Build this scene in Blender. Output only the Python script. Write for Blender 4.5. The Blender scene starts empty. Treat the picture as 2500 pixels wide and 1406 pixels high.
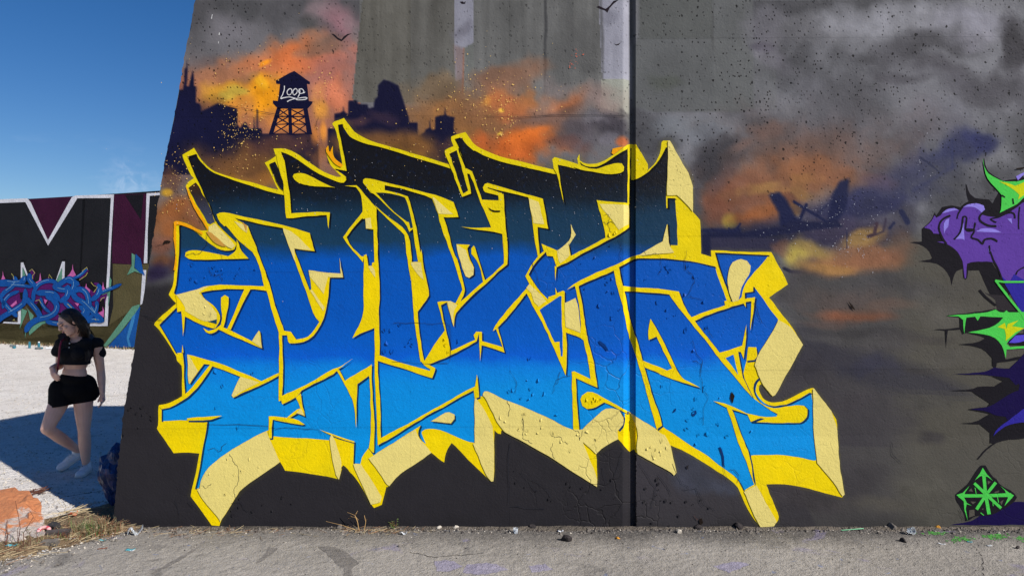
import bpy, bmesh, math, random
import numpy as np
from mathutils import Vector, Matrix
from mathutils.geometry import tessellate_polygon
random.seed(7)
rng = np.random.RandomState(11)
S = bpy.context.scene
COL = S.collection

# ---------------------------------------------------------------- camera, sky, sun, exposure
F = 1667.0            # focal length in photograph pixels (24 mm on full frame)
CAMH = 1.80
cam_d = bpy.data.cameras.new('camera'); cam = bpy.data.objects.new('camera', cam_d); COL.objects.link(cam)
cam.location = (0, 0, CAMH); cam.rotation_euler = (math.radians(90), 0, 0)
cam_d.sensor_width = 36.0; cam_d.lens = 36.0 * F / 2500.0
cam_d.clip_start = 0.05; cam_d.clip_end = 3000
S.camera = cam
SUN = Vector((1.15, -0.85, 1.0)).normalized()
elev = math.asin(SUN.z); azim = math.atan2(SUN.x, SUN.y)
sl = bpy.data.lights.new('sun', 'SUN'); sl.energy = 5.0; sl.angle = math.radians(0.53); sl.color = (1.0, 0.955, 0.89)
so = bpy.data.objects.new('sun', sl); COL.objects.link(so)
so.rotation_euler = (-SUN).to_track_quat('-Z', 'Y').to_euler(); so.location = (6, -5, 9)
w = bpy.data.worlds.new('World'); S.world = w; w.use_nodes = True
wn = w.node_tree.nodes; wl = w.node_tree.links; wn.clear()
sky = wn.new('ShaderNodeTexSky'); sky.sky_type = 'NISHITA'; sky.sun_disc = False
sky.sun_elevation = elev; sky.sun_rotation = azim; sky.altitude = 300; sky.air_density = 1.0; sky.dust_density = 0.25; sky.ozone_density = 3.2
bg = wn.new('ShaderNodeBackground'); bg.inputs[1].default_value = 0.092
wo = wn.new('ShaderNodeOutputWorld')
# faint wisps of cloud low over the horizon
tc = wn.new('ShaderNodeTexCoord'); mp = wn.new('ShaderNodeMapping'); mp.inputs['Scale'].default_value = (1, 1, 2.6)
mp.inputs['Location'].default_value = (0.13, 0.02, 0.0)
nz = wn.new('ShaderNodeTexNoise'); nz.inputs['Scale'].default_value = 9; nz.inputs['Detail'].default_value = 7; nz.inputs['Roughness'].default_value = 0.62
cr = wn.new('ShaderNodeValToRGB'); cr.color_ramp.elements[0].position = 0.54; cr.color_ramp.elements[1].position = 0.74
sep = wn.new('ShaderNodeSeparateXYZ'); hr = wn.new('ShaderNodeValToRGB')
hr.color_ramp.elements[0].position = 0.02; hr.color_ramp.elements[0].color = (1, 1, 1, 1)
hr.color_ramp.elements[1].position = 0.19; hr.color_ramp.elements[1].color = (0, 0, 0, 1)
mu = wn.new('ShaderNodeMath'); mu.operation = 'MULTIPLY'; mu2 = wn.new('ShaderNodeMath'); mu2.operation = 'MULTIPLY'; mu2.inputs[1].default_value = 0.55
mx = wn.new('ShaderNodeMix'); mx.data_type = 'RGBA'; mx.inputs[7].default_value = (7.5, 8.0, 9.2, 1)
wl.new(tc.outputs['Generated'], mp.inputs[0]); wl.new(mp.outputs[0], nz.inputs[0]); wl.new(nz.outputs[0], cr.inputs[0])
wl.new(tc.outputs['Generated'], sep.inputs[0]); wl.new(sep.outputs[2], hr.inputs[0])
wl.new(cr.outputs[0], mu.inputs[0]); wl.new(hr.outputs[0], mu.inputs[1]); wl.new(mu.outputs[0], mu2.inputs[0])
cd = Vector((-0.486, 0.862, 0.1335)).normalized()      # one small torn cloud over the far wall
ds = wn.new('ShaderNodeVectorMath'); ds.operation = 'DISTANCE'; ds.inputs[1].default_value = cd; wl.new(tc.outputs['Generated'], ds.inputs[0])
cm = wn.new('ShaderNodeMapRange'); cm.inputs[1].default_value = 0.035; cm.inputs[2].default_value = 0.008; wl.new(ds.outputs['Value'], cm.inputs[0])
n9 = wn.new('ShaderNodeTexNoise'); n9.inputs['Scale'].default_value = 60; n9.inputs['Detail'].default_value = 6; n9.inputs['Roughness'].default_value = .6; n9.inputs['Distortion'].default_value = .6; wl.new(tc.outputs['Generated'], n9.inputs[0])
c9 = wn.new('ShaderNodeValToRGB'); c9.color_ramp.elements[0].position = 0.42; c9.color_ramp.elements[1].position = 0.75; wl.new(n9.outputs[0], c9.inputs[0])
m9 = wn.new('ShaderNodeMath'); m9.operation = 'MULTIPLY'; cm.inputs[4].default_value = 0.32; wl.new(cm.outputs[0], m9.inputs[0]); wl.new(c9.outputs[0], m9.inputs[1])
m8 = wn.new('ShaderNodeMath'); m8.operation = 'MAXIMUM'; wl.new(m9.outputs[0], m8.inputs[0]); wl.new(mu2.outputs[0], m8.inputs[1])
hs = wn.new('ShaderNodeHueSaturation'); hs.inputs['Saturation'].default_value = 1.34; hs.inputs['Hue'].default_value = 0.510; hs.inputs['Value'].default_value = 0.70; wl.new(sky.outputs[0], hs.inputs['Color'])
wl.new(m8.outputs[0], mx.inputs[0]); wl.new(hs.outputs[0], mx.inputs[6]); wl.new(mx.outputs[2], bg.inputs[0]); wl.new(bg.outputs[0], wo.inputs[0])
S.view_settings.view_transform = 'Standard'; S.view_settings.look = 'None'
S.view_settings.gamma = 1; S.view_settings.use_curve_mapping = False; S.view_settings.exposure = 0.40

# ---------------------------------------------------------------- colour and materials
ALB = 0.80
def lin(c):
    c = np.asarray(c, float) / 255.0
    return np.where(c <= 0.04045, c / 12.92, ((c + 0.055) / 1.055) ** 2.4)
def K(r, g, b, k=1.0):
    v = lin((r, g, b)) * ALB * k
    return (float(v[0]), float(v[1]), float(v[2]), 1.0)
def new_mat(name):
    m = bpy.data.materials.new(name); m.use_nodes = True
    nt = m.node_tree; b = nt.nodes['Principled BSDF']
    return m, nt, b
def N(nt, t, **kw):
    n = nt.nodes.new('ShaderNode' + t)
    for k, v in kw.items(): setattr(n, k, v)
    return n
def math_n(nt, op, a, b=None, c=None):
    n = N(nt, 'Math', operation=op)
    for i, v in enumerate((a, b, c)):
        if v is None: continue
        if isinstance(v, (int, float)): n.inputs[i].default_value = v
        else: nt.links.new(v, n.inputs[i])
    return n.outputs[0]
def noise(nt, vec, scale, detail=2.0, rough=0.5, dist=0.0):
    n = N(nt, 'TexNoise'); n.inputs['Scale'].default_value = scale; n.inputs['Detail'].default_value = detail
    n.inputs['Roughness'].default_value = rough; n.inputs['Distortion'].default_value = dist
    if vec is not None: nt.links.new(vec, n.inputs['Vector'])
    return n
def ramp(nt, fac, stops, interp='LINEAR'):
    n = N(nt, 'ValToRGB'); cr = n.color_ramp; cr.interpolation = interp
    while len(cr.elements) < len(stops): cr.elements.new(0.5)
    for e, (p, c) in zip(cr.elements, stops):
        e.position = p; e.color = c if isinstance(c, tuple) else (c, c, c, 1)
    nt.links.new(fac, n.inputs[0]); return n.outputs[0]
def mixc(nt, fac, a, b, mode='MIX'):
    n = N(nt, 'Mix', data_type='RGBA', blend_type=mode)
    for i, v in ((0, fac), (6, a), (7, b)):
        if isinstance(v, (int, float, tuple)): n.inputs[i].default_value = v
        else: nt.links.new(v, n.inputs[i])
    return n.outputs[2]

D0 = 5.155            # distance of the painted face above the seam
def zat(py, d=D0): return CAMH - (py - 703.0) / F * d
def xat(px, d=D0): return (px - 1250.0) / F * d
ZS = zat(1064)
JX = (xat(1522), xat(1536), xat(1551), xat(1551) + 0.004)
def joint(x):
    if x <= JX[0] or x >= JX[3]: return 0.0
    if x < JX[1]: return 0.030 * (x - JX[0]) / (JX[1] - JX[0])
    if x <= JX[2]: return 0.030
    return 0.030 * (JX[3] - x) / (JX[3] - JX[2])
def batter(z): return -max(0.0, ZS - z) * 0.065
def wallpt(px, py, layer=0):
    d = D0
    for _ in range(3): d = D0 + batter(zat(py, d))
    x, z = xat(px, d), zat(py, d)
    return Vector((x, d - layer * 0.0008, z))

# relief shared by everything painted on the near wall: roller texture, seams, blisters, cracks, pits
rg = bpy.data.node_groups.new('wall_relief', 'ShaderNodeTree')
rg.interface.new_socket('Height', in_out='OUTPUT', socket_type='NodeSocketFloat')
rg.interface.new_socket('Pit', in_out='OUTPUT', socket_type='NodeSocketFloat')
rg.interface.new_socket('Crack', in_out='OUTPUT', socket_type='NodeSocketFloat')
go = rg.nodes.new('NodeGroupOutput'); geo = rg.nodes.new('ShaderNodeNewGeometry'); P = geo.outputs['Position']
n1 = noise(rg, P, 62, 3, 0.6).outputs[0]; n2 = noise(rg, P, 7, 3, 0.55).outputs[0]
n3 = noise(rg, P, 1.1, 3, 0.5).outputs[0]; n0 = noise(rg, P, 150, 2, 0.5).outputs[0]
nd = noise(rg, P, 4.0, 3, 0.6)
vadd = N(rg, 'VectorMath', operation='MULTIPLY_ADD'); rg.links.new(nd.outputs[1], vadd.inputs[0]); vadd.inputs[1].default_value = (0.22,) * 3; rg.links.new(P, vadd.inputs[2])
vo = N(rg, 'TexVoronoi', feature='DISTANCE_TO_EDGE'); vo.inputs['Scale'].default_value = 5.5; rg.links.new(vadd.outputs[0], vo.inputs[0])
sepP = N(rg, 'SeparateXYZ'); rg.links.new(P, sepP.inputs[0]); X_, Z_ = sepP.outputs[0], sepP.outputs[2]
# more peeling low on the wall and round the joint
low = ramp(rg, math_n(rg, 'DIVIDE', Z_, 4.0), [(0.0, 0.75), (0.30, 0.62), (0.55, 0.2), (1.0, 0.05)])
jn = ramp(rg, math_n(rg, 'ABSOLUTE', math_n(rg, 'SUBTRACT', X_, xat(1500))), [(0.0, 1.0), (0.75, 0.55), (1.0, 0.25)])
msk0 = ramp(rg, n3, [(0.46, 0.0), (0.60, 1.0)])
msk = math_n(rg, 'MULTIPLY', math_n(rg, 'MULTIPLY', low, jn), msk0)
crk = math_n(rg, 'MULTIPLY', ramp(rg, vo.outputs[0], [(0.0, 1.0), (0.035, 0.0)]), msk)
# one lip of each crack curls up: smooth step beside the crack
vo2 = N(rg, 'TexVoronoi', feature='F1'); vo2.inputs['Scale'].default_value = 5.5; rg.links.new(vadd.outputs[0], vo2.inputs[0])
tilt = math_n(rg, 'MULTIPLY', ramp(rg, vo2.outputs['Distance'], [(0.25, 0.0), (0.9, 1.0)]), msk)
# pits
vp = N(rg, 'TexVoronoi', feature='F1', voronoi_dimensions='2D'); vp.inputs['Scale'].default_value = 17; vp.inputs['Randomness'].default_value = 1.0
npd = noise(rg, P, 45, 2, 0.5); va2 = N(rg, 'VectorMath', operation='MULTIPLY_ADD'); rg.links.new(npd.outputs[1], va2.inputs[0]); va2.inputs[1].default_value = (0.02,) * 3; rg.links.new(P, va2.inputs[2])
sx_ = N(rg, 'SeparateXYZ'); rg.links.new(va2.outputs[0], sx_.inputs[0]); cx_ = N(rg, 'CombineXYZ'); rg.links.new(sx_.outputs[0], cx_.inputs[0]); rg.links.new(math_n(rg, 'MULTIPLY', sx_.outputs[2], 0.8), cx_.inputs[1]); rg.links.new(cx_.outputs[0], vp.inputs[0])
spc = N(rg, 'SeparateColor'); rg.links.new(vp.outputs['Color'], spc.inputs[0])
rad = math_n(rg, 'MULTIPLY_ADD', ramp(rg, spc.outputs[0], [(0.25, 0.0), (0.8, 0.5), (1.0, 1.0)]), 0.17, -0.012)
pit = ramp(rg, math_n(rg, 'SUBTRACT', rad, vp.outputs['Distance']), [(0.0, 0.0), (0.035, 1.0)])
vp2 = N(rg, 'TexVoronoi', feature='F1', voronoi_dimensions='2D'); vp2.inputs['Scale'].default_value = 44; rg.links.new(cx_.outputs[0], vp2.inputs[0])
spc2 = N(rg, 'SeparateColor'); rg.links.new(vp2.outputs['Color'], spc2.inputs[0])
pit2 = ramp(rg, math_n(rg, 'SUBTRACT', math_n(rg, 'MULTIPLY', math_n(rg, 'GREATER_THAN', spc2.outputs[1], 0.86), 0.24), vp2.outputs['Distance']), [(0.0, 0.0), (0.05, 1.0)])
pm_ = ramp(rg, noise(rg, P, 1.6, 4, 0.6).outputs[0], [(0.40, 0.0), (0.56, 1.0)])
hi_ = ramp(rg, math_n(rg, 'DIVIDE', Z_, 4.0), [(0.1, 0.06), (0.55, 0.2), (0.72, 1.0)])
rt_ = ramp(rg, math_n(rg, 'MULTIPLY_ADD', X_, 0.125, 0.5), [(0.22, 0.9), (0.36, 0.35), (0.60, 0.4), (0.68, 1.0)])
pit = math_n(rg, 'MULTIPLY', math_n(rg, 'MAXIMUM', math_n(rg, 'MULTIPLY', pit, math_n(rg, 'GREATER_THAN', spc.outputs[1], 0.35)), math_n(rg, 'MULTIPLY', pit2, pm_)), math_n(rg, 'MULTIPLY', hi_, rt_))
def seam(z0, lo, hi, wd=0.004):
    a = math_n(rg, 'LESS_THAN', math_n(rg, 'ABSOLUTE', math_n(rg, 'SUBTRACT', math_n(rg, 'MULTIPLY_ADD', X_, -0.006, Z_), z0)), wd)
    b = math_n(rg, 'GREATER_THAN', X_, lo); c = math_n(rg, 'LESS_THAN', X_, hi)
    return math_n(rg, 'MULTIPLY', math_n(rg, 'MULTIPLY', a, b), c)
sm = 0.0
for py, lo, hi in ((283, -9, JX[0]), (662, -9, JX[0]), (98, JX[3], 9), (580, JX[3], 9), (908, JX[3], 9), (1042, -9, JX[0])):
    s_ = seam(zat(py), lo, hi); sm = s_ if isinstance(sm, float) else math_n(rg, 'MAXIMUM', sm, s_)
def vseam(px, wd=0.003):
    return math_n(rg, 'LESS_THAN', math_n(rg, 'ABSOLUTE', math_n(rg, 'SUBTRACT', X_, xat(px))), wd)
vs = math_n(rg, 'MAXIMUM', vseam(1002), math_n(rg, 'MAXIMUM', vseam(1243), vseam(1842)))
vs = math_n(rg, 'MULTIPLY', vs, ramp(rg, noise(rg, P, 3, 2).outputs[0], [(0.5, 0.0), (0.55, 1.0)]))
h = math_n(rg, 'MULTIPLY', n1, 0.0029)
h = math_n(rg, 'MULTIPLY_ADD', n0, 0.0011, h)
h = math_n(rg, 'MULTIPLY_ADD', n2, 0.006, h)
h = math_n(rg, 'MULTIPLY_ADD', crk, -0.007, h)
h = math_n(rg, 'MULTIPLY_ADD', tilt, 0.006, h)
h = math_n(rg, 'MULTIPLY_ADD', pit, -0.010, h)
h = math_n(rg, 'MULTIPLY_ADD', sm, -0.006, h)
h = math_n(rg, 'MULTIPLY_ADD', vs, -0.004, h)
rg.links.new(h, go.inputs[0]); rg.links.new(pit, go.inputs[1]); rg.links.new(crk, go.inputs[2])

def wall_mat(name, base=None, rough=0.62, spec=0.08, colour_fn=None, strength=0.8, mottle=0.10, pits=0.6):
    m, nt, b = new_mat(name)
    g = N(nt, 'Group'); g.node_tree = rg
    geo = N(nt, 'NewGeometry'); P = geo.outputs['Position']
    c = colour_fn(nt, P) if colour_fn else base
    if mottle:
        nn = noise(nt, P, 5, 4, 0.65)
        c = mixc(nt, 1.0, c, ramp(nt, nn.outputs[0], [(0.25, 1 - mottle), (0.75, 1.0)]), 'MULTIPLY')
    c = mixc(nt, math_n(nt, 'MULTIPLY', g.outputs['Pit'], pits), c, K(12, 11, 13))  # shade inside the pits is painted in as near-black colour
    c = mixc(nt, math_n(nt, 'MULTIPLY', g.outputs['Crack'], 0.55), c, K(40, 38, 38))
    nt.links.new(c, b.inputs['Base Color'])
    bp = N(nt, 'Bump'); bp.inputs['Strength'].default_value = strength; bp.inputs['Distance'].default_value = 1.0
    nt.links.new(g.outputs['Height'], bp.inputs['Height']); nt.links.new(bp.outputs[0], b.inputs['Normal'])
    b.inputs['Roughness'].default_value = rough; b.inputs['Specular IOR Level'].default_value = spec
    return m
def flat_mat(name, base, rough=0.7, spec=0.3, nscale=20, mottle=0.25, bump=0.004, bscale=60, col2=None, **kw):
    m, nt, b = new_mat(name)
    tcn = N(nt, 'TexCoord'); P = tcn.outputs['Object']
    nn = noise(nt, P, nscale, 4, 0.6)
    c = mixc(nt, ramp(nt, nn.outputs[0], [(0.35, 0.0), (0.65, 1.0)]), base, col2 if col2 else tuple(v * (1 - mottle) for v in base[:3]) + (1,))
    nt.links.new(c, b.inputs['Base Color'])
    b.inputs['Roughness'].default_value = rough; b.inputs['Specular IOR Level'].default_value = spec
    if bump:
        nb = noise(nt, P, bscale, 3, 0.6); bp = N(nt, 'Bump'); bp.inputs['Distance'].default_value = bump; bp.inputs['Strength'].default_value = 0.8
        nt.links.new(nb.outputs[0], bp.inputs['Height']); nt.links.new(bp.outputs[0], b.inputs['Normal'])
    for k, v in kw.items(): b.inputs[k.replace('_', ' ')].default_value = v
    return m

# ---------------------------------------------------------------- object helpers
def tag(o, label=None, cat=None, group=None, kind=None):
    if label: o['label'] = label
    if cat: o['category'] = cat
    if group: o['group'] = group
    if kind: o['kind'] = kind
    return o
def empty(name, loc=(0, 0, 0)):
    o = bpy.data.objects.new(name, None); COL.objects.link(o); o.location = loc; o.empty_display_size = 0.1; return o
def link(name, me, mats=None, parent=None, smooth=False):
    o = bpy.data.objects.new(name, me); COL.objects.link(o)
    if mats is not None:
        for m in (mats if isinstance(mats, (list, tuple)) else [mats]): me.materials.append(m)
    if parent is not None:
        o.parent = parent; o.matrix_parent_inverse = parent_inv(parent)
    if smooth: me.shade_smooth()
    return o
def parent_inv(p): return Matrix.Translation(-Vector(p.location))   # every location in this scene is a world location
def pymesh(name, verts, faces):
    me = bpy.data.meshes.new(name); me.from_pydata([tuple(v) for v in verts], [], faces); me.update(); return me
# ---------------------------------------------------------------- traced paint outlines (photograph tiles -> points on the wall)
TL = {'a': (360, 280, 4.1356), 'b': (760, 280, 4.1356), 'c': (1160, 280, 4.1356), 'd': (1510, 330, 4.1356),
      'e': (360, 580, 4.1356), 'f': (760, 580, 4.1356), 'g': (1160, 580, 4.1356), 'h': (1560, 580, 4.1356),
      'i': (360, 880, 4.1356), 'j': (760, 880, 4.1356), 'k': (1160, 880, 4.1356), 'l': (1610, 880, 3.9596),
      'm': (1700, 1100, 3.125), 'n': (200, 1100, 3.125), 'q': (0, 430, 3.27), 'r': (0, 630, 6.697),
      's': (2200, 370, 4.017), 't': (2200, 700, 3.347), 'u': (2280, 1110, 7.4), 'v': (380, 0, 3.515), 'w': (800, 0, 3.125),
      'x': (1650, 380, 2.7033), 'p': (0, 0, 1.0)}
def T(s):
    out = []; t = None; num = None
    for tok in s.replace(',', ' ').split():
        if tok in TL: t = TL[tok]; continue
        v = float(tok)
        if num is None: num = v
        else: out.append((t[0] + num / t[2], t[1] + v / t[2])); num = None
    return out
def ribbon(pts, wd, closed=False):
    """outline of a brush stroke of width wd (number or list, photo px) along pts"""
    n = len(pts); L = []; R = []
    for i in range(n):
        a = pts[max(0, i - 1)]; b = pts[min(n - 1, i + 1)]
        dx, dy = b[0] - a[0], b[1] - a[1]; l = math.hypot(dx, dy) or 1
        wv = (wd[i] if isinstance(wd, (list, tuple)) else wd) / 2
        L.append((pts[i][0] - dy / l * wv, pts[i][1] + dx / l * wv)); R.append((pts[i][0] + dy / l * wv, pts[i][1] - dx / l * wv))
    return L + R[::-1]
def smooth_pts(pts, k=4):
    """Catmull-Rom through the points (open)"""
    out = []; n = len(pts)
    for i in range(n - 1):
        p0 = pts[max(0, i - 1)]; p1 = pts[i]; p2 = pts[i + 1]; p3 = pts[min(n - 1, i + 2)]
        for j in range(k):
            t = j / k
            out.append(tuple(0.5 * ((2 * p1[c]) + (-p0[c] + p2[c]) * t + (2 * p0[c] - 5 * p1[c] + 4 * p2[c] - p3[c]) * t * t + (-p0[c] + 3 * p1[c] - 3 * p2[c] + p3[c]) * t ** 3) for c in (0, 1)))
    out.append(pts[-1]); return out
def chaikin(pts, it=1, keep=0.82):
    """round gentle corners of a closed outline, keep sharp ones"""
    for _ in range(it):
        out = []; n = len(pts)
        for i in range(n):
            a, b, c = pts[i - 1], pts[i], pts[(i + 1) % n]
            u = (b[0] - a[0], b[1] - a[1]); v = (c[0] - b[0], c[1] - b[1])
            lu, lv = math.hypot(*u), math.hypot(*v)
            if lu < 2 or lv < 2: out.append(b); continue
            cs = (u[0] * v[0] + u[1] * v[1]) / (lu * lv)
            if cs > keep:
                out.append((b[0] - u[0] * 0.25, b[1] - u[1] * 0.25)); out.append((b[0] + v[0] * 0.25, b[1] + v[1] * 0.25))
            else: out.append(b)
        pts = out
    return pts
def wob(x, y):
    """the painter's unsteady hand: a small shift that depends only on where you are on the wall"""
    a = math.sin(x * .071 + 1.3 * math.sin(y * .043)) + math.sin(x * .19 + y * .13) * .5 + math.sin(x * .47 - y * .39) * .35
    b = math.sin(y * .067 + 1.1 * math.sin(x * .051)) + math.sin(y * .21 - x * .11) * .5 + math.sin(y * .43 + x * .35) * .35
    return x + a * .75, y + b * .75
def subdiv(pl, step=11.0):
    out = []
    for a, b in zip(pl, pl[1:] + pl[:1]):
        n = max(1, int(math.hypot(b[0] - a[0], b[1] - a[1]) / step))
        out += [(a[0] + (b[0] - a[0]) * k / n, a[1] + (b[1] - a[1]) * k / n) for k in range(n)]
    return out
def sheet(name, polys, layer, mat, parent, point=None, cuts=True, rnd=True):
    """a coat of paint: flat polygons lying on the wall, following its joint and its batter"""
    AV = []; AF = []
    for pi_, pl in enumerate(polys):
        bm = bmesh.new(); ly = layer + 0.07 * (pi_ % 11)
        if rnd: pl = chaikin(pl)
        if point is None: pl = [wob(*p_) for p_ in (subdiv(pl) if rnd else pl)]
        q = []
        for p_ in pl:
            if not q or (abs(p_[0] - q[-1][0]) + abs(p_[1] - q[-1][1])) > 0.05: q.append(p_)
        pl = q
        vs = [(point or wallpt)(x, y, ly) for x, y in pl]
        flat = [Vector((v_[0], v_[1], 0)) for v_ in pl]
        bv = [bm.verts.new(v) for v in vs]
        for t in tessellate_polygon([flat]):
            a = flat[t[0]]; b = flat[t[1]]; c = flat[t[2]]
            area = (b.x - a.x) * (c.y - a.y) - (b.y - a.y) * (c.x - a.x)
            if abs(area) < 1e-3: continue
            tri = (t[0], t[1], t[2]) if area < 0 else (t[0], t[2], t[1])
            try: bm.faces.new([bv[k] for k in tri])
            except ValueError: pass
        if cuts and point is None:
            xs = [v.co.x for v in bm.verts]; zs = [v.co.z for v in bm.verts]
            if min(xs) < JX[3] and max(xs) > JX[0]:
                for X in JX:
                    bmesh.ops.bisect_plane(bm, geom=bm.verts[:] + bm.edges[:] + bm.faces[:], plane_co=(X, 0, 0), plane_no=(1, 0, 0))
            if min(zs) < ZS < max(zs):
                bmesh.ops.bisect_plane(bm, geom=bm.verts[:] + bm.edges[:] + bm.faces[:], plane_co=(0, 0, ZS), plane_no=(0, 0, 1))
            for v in bm.verts:
                v.co.y = D0 + batter(v.co.z) + joint(v.co.x) - ly * 0.0008
        bm.verts.index_update(); b0 = len(AV)
        AV += [tuple(v.co) for v in bm.verts]; AF += [tuple(v.index + b0 for v in f.verts) for f in bm.faces]; bm.free()
    return link(name, pymesh(name, AV, AF), mat, parent)

SIL = T('''a 352 412 470 340 530 440 590 505 660 570 760 610 870 640 1000 672 1200 730 1325 765 1185 485 1295 418 1275 345 1380 343 1470 378 1560 430 1700 530
b 0 497 100 565 200 612 280 632 300 625 240 560 205 520 175 460 150 390 150 345 172 318 178 370 190 380 215 325 215 400 240 450 290 490 310 505 262 200 235 130 210 95 225 75 260 62 330 38 350 60 400 120 450 190 520 235 620 280 780 320 960 375 1150 425 1330 485 1395 505 1345 395 1345 365 1370 350 1440 322 1410 250 1415 225 1450 210 1555 180 1580 215 1630 290
c 0 312 60 350 200 408 400 458 600 508 790 552 780 450 800 428 900 455 1045 500 1035 440 1055 400 1060 460 1100 488 1160 498 1240 492 1330 450 1400 400 1480 345 1500 325 1560 295 1620 300
d 298 283 300 350 350 310 390 250 420 170 432 75 450 60 520 62 545 95 590 190 745 440 748 775 822 860 828 1035 835 1200 940 1235 935 1165 1200 1175 1545 1185
h 1400 270 1460 370 1505 470 1310 605 1420 740 1550 900 1655 1085 1640 1110 1475 1406
l 1120 325 1090 345 1065 320 985 225 962 240 965 290 990 350 1030 390 1090 410 1160 400 1250 370 1380 300 1450 265 1490 262 1530 320 1705 545 1715 650 1735 1000 1755 1120 1785 1290 1760 1325 1700 1310 1500 1250 1300 1205 1180 1192 1030 1198
m 530 258 630 490 620 540 590 570 490 582 440 520 380 420 340 330 310 265
l 640 1120 540 1055 400 970 250 880 108 822 120 900 165 1080 140 1105 100 1070 0 1015
k 1760 1010 1640 945 1610 905 1560 930 1530 900 1440 790 1300 870 1218 945 1228 1090 1232 1270 1100 1190 800 1000 560 860 400 775 265 700 262 738 225 730 195 700 195 1000 188 1210
j 1815 1212 1770 1175 1650 1060 1520 925 1420 830 1380 880 1350 960 1340 1030 1310 1010 1215 930 1000 1070 880 1150 790 1262 765 1275
n 2325 270 2290 410 2225 432 2180 370 2130 270 2070 180
j 400 1130 355 1080 320 1052 300 1080 305 1100 275 1195 200 1175 0 1140
i 1650 1140 1395 1105 1340 1022 1200 1115 1060 1215 940 1310
n 1185 345 1100 470 1060 540 1052 575 990 570 950 510 880 410 830 350
i 435 1370 470 1200 525 940 380 925 268 935 95 680 110 640 105 470 115 448 200 440 340 370 350 360 345 50 330 30 300 0
e 290 1180 200 1050 130 950 68 880 80 850 180 760 290 665 215 580 225 555 260 480 270 410 290 200 275 0
a 275 1095 290 1078 330 1078 420 1110 520 1170 600 1170 540 1060 450 900 385 720 400 690 465 640 430 600''')
BASE = T('''a 408 430 487 398 520 455 580 520 650 580 760 628 930 685 1150 752 1375 815 1400 815 1395 500 1345 378 1420 400 1560 480 1700 590
b 207 660 290 690 330 688 358 660 350 630 300 590 240 545 300 555 357 568 325 380 290 200 270 105 315 95 340 150 380 210 430 250 520 290 700 335 950 405 1200 480 1410 545 1520 700 1545 560 1570 550 1500 345 1455 250 1515 235 1560 300 1640 365
c 0 365 100 425 300 488 500 530 700 575 815 605 840 605 832 505 950 532 1080 562 1100 550 1060 478 1100 515 1180 528 1250 520 1340 470 1440 400 1543 340 1543 640 1568 660
d 170 450 250 410 330 350 400 270 450 180 478 125 497 130 490 330 480 600 482 740 498 740 498 635 572 635 585 800 600 1110 512 1110 495 900 488 900 440 1070 300 1150 205 1225 205 1240 400 1243 700 1270 975 1325
h 800 400 850 530 885 640 1060 640 1140 625 1165 606 1072 612 1070 555 1155 545 1155 490 1190 530 1270 650 1350 755 1410 825 1380 900 1330 980 1200 1175 1190 1200 1100 1200
l 840 0 808 165 760 140 690 60 590 0 700 130 800 250 900 350 1000 430 1060 475 1130 515 1130 540 1000 543 900 522 860 515 700 470 655 460 660 480 700 600 760 790 820 940 880 1090 915 1195 820 1255 760 1150 700 1090 600 1020 480 930 300 820 150 710 20 625
k 1830 690 1610 560 1548 520 1512 525 1508 620 1450 705 1445 700 1490 640 1498 570 1455 500 1380 478 1300 490 1200 580 1080 690 1045 690 960 690 860 640 600 515 350 415 140 310 90 305 75 330 72 358 20 355
j 1650 380 1645 830 1580 820 1400 730 1260 685 1160 685 1120 710 1115 740 1160 840 1120 810 1090 770 1085 710 1110 650 1060 680 900 780 630 955 600 920 580 880 520 960 500 1035 428 1035 438 820 200 740 180 800 0 785
i 1255 760 1265 600 1225 700 1205 705 1080 760 850 900 700 1000 600 1100 550 1180 520 1290 485 1290 520 1120 560 900 610 640 612 600 145 605 145 490 250 470 385 385 385 345 370 200 368 0
e 358 1160 295 1160 200 1010 122 882 292 708 302 752 350 742 350 650 275 560 300 450 318 200 325 0
a 325 1130 345 1118 430 1150 540 1225 640 1310 720 1365 800 1380 880 1360 910 1300 800 1200 690 1080 650 970 625 900 595 850 540 720 480 610''')
CELLS = [BASE,
 T('h 770 155 1308 180 1230 280 1150 365 1075 450 1040 540 1035 600 1000 640 930 640 905 560 830 350'),
 T('l 695 475 855 520 885 592 1150 600 1340 607 1400 580 1432 530 1430 470 1400 435 1340 425 1250 435 1130 462 1060 450 990 415 935 350 908 270 920 210 960 165 1005 152 975 175 940 220 928 280 950 340 1000 400 1070 438 1130 442 1250 415 1340 370 1450 305 1465 310 1480 450 1490 700 1512 960 1480 965 1300 922 1080 905 875 918 800 730 740 590')]
TOPCELLS = [
 T('b 655 788 760 790 935 830 955 850 985 950 1015 1090 1025 1140 1000 1148 985 1090 960 1085 860 1000'),
 T('g 650 730 855 588 872 600 878 900 882 1195 862 1195 850 1048 800 1055 700 840'),
 T('h 872 1212 948 1178 1000 1385'), T('b 1392 400 1470 362 1530 570 1583 765 1535 795 1440 530'),
 T('a 1228 500 1290 472 1350 600 1378 700 1378 775 1330 735')]
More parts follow.
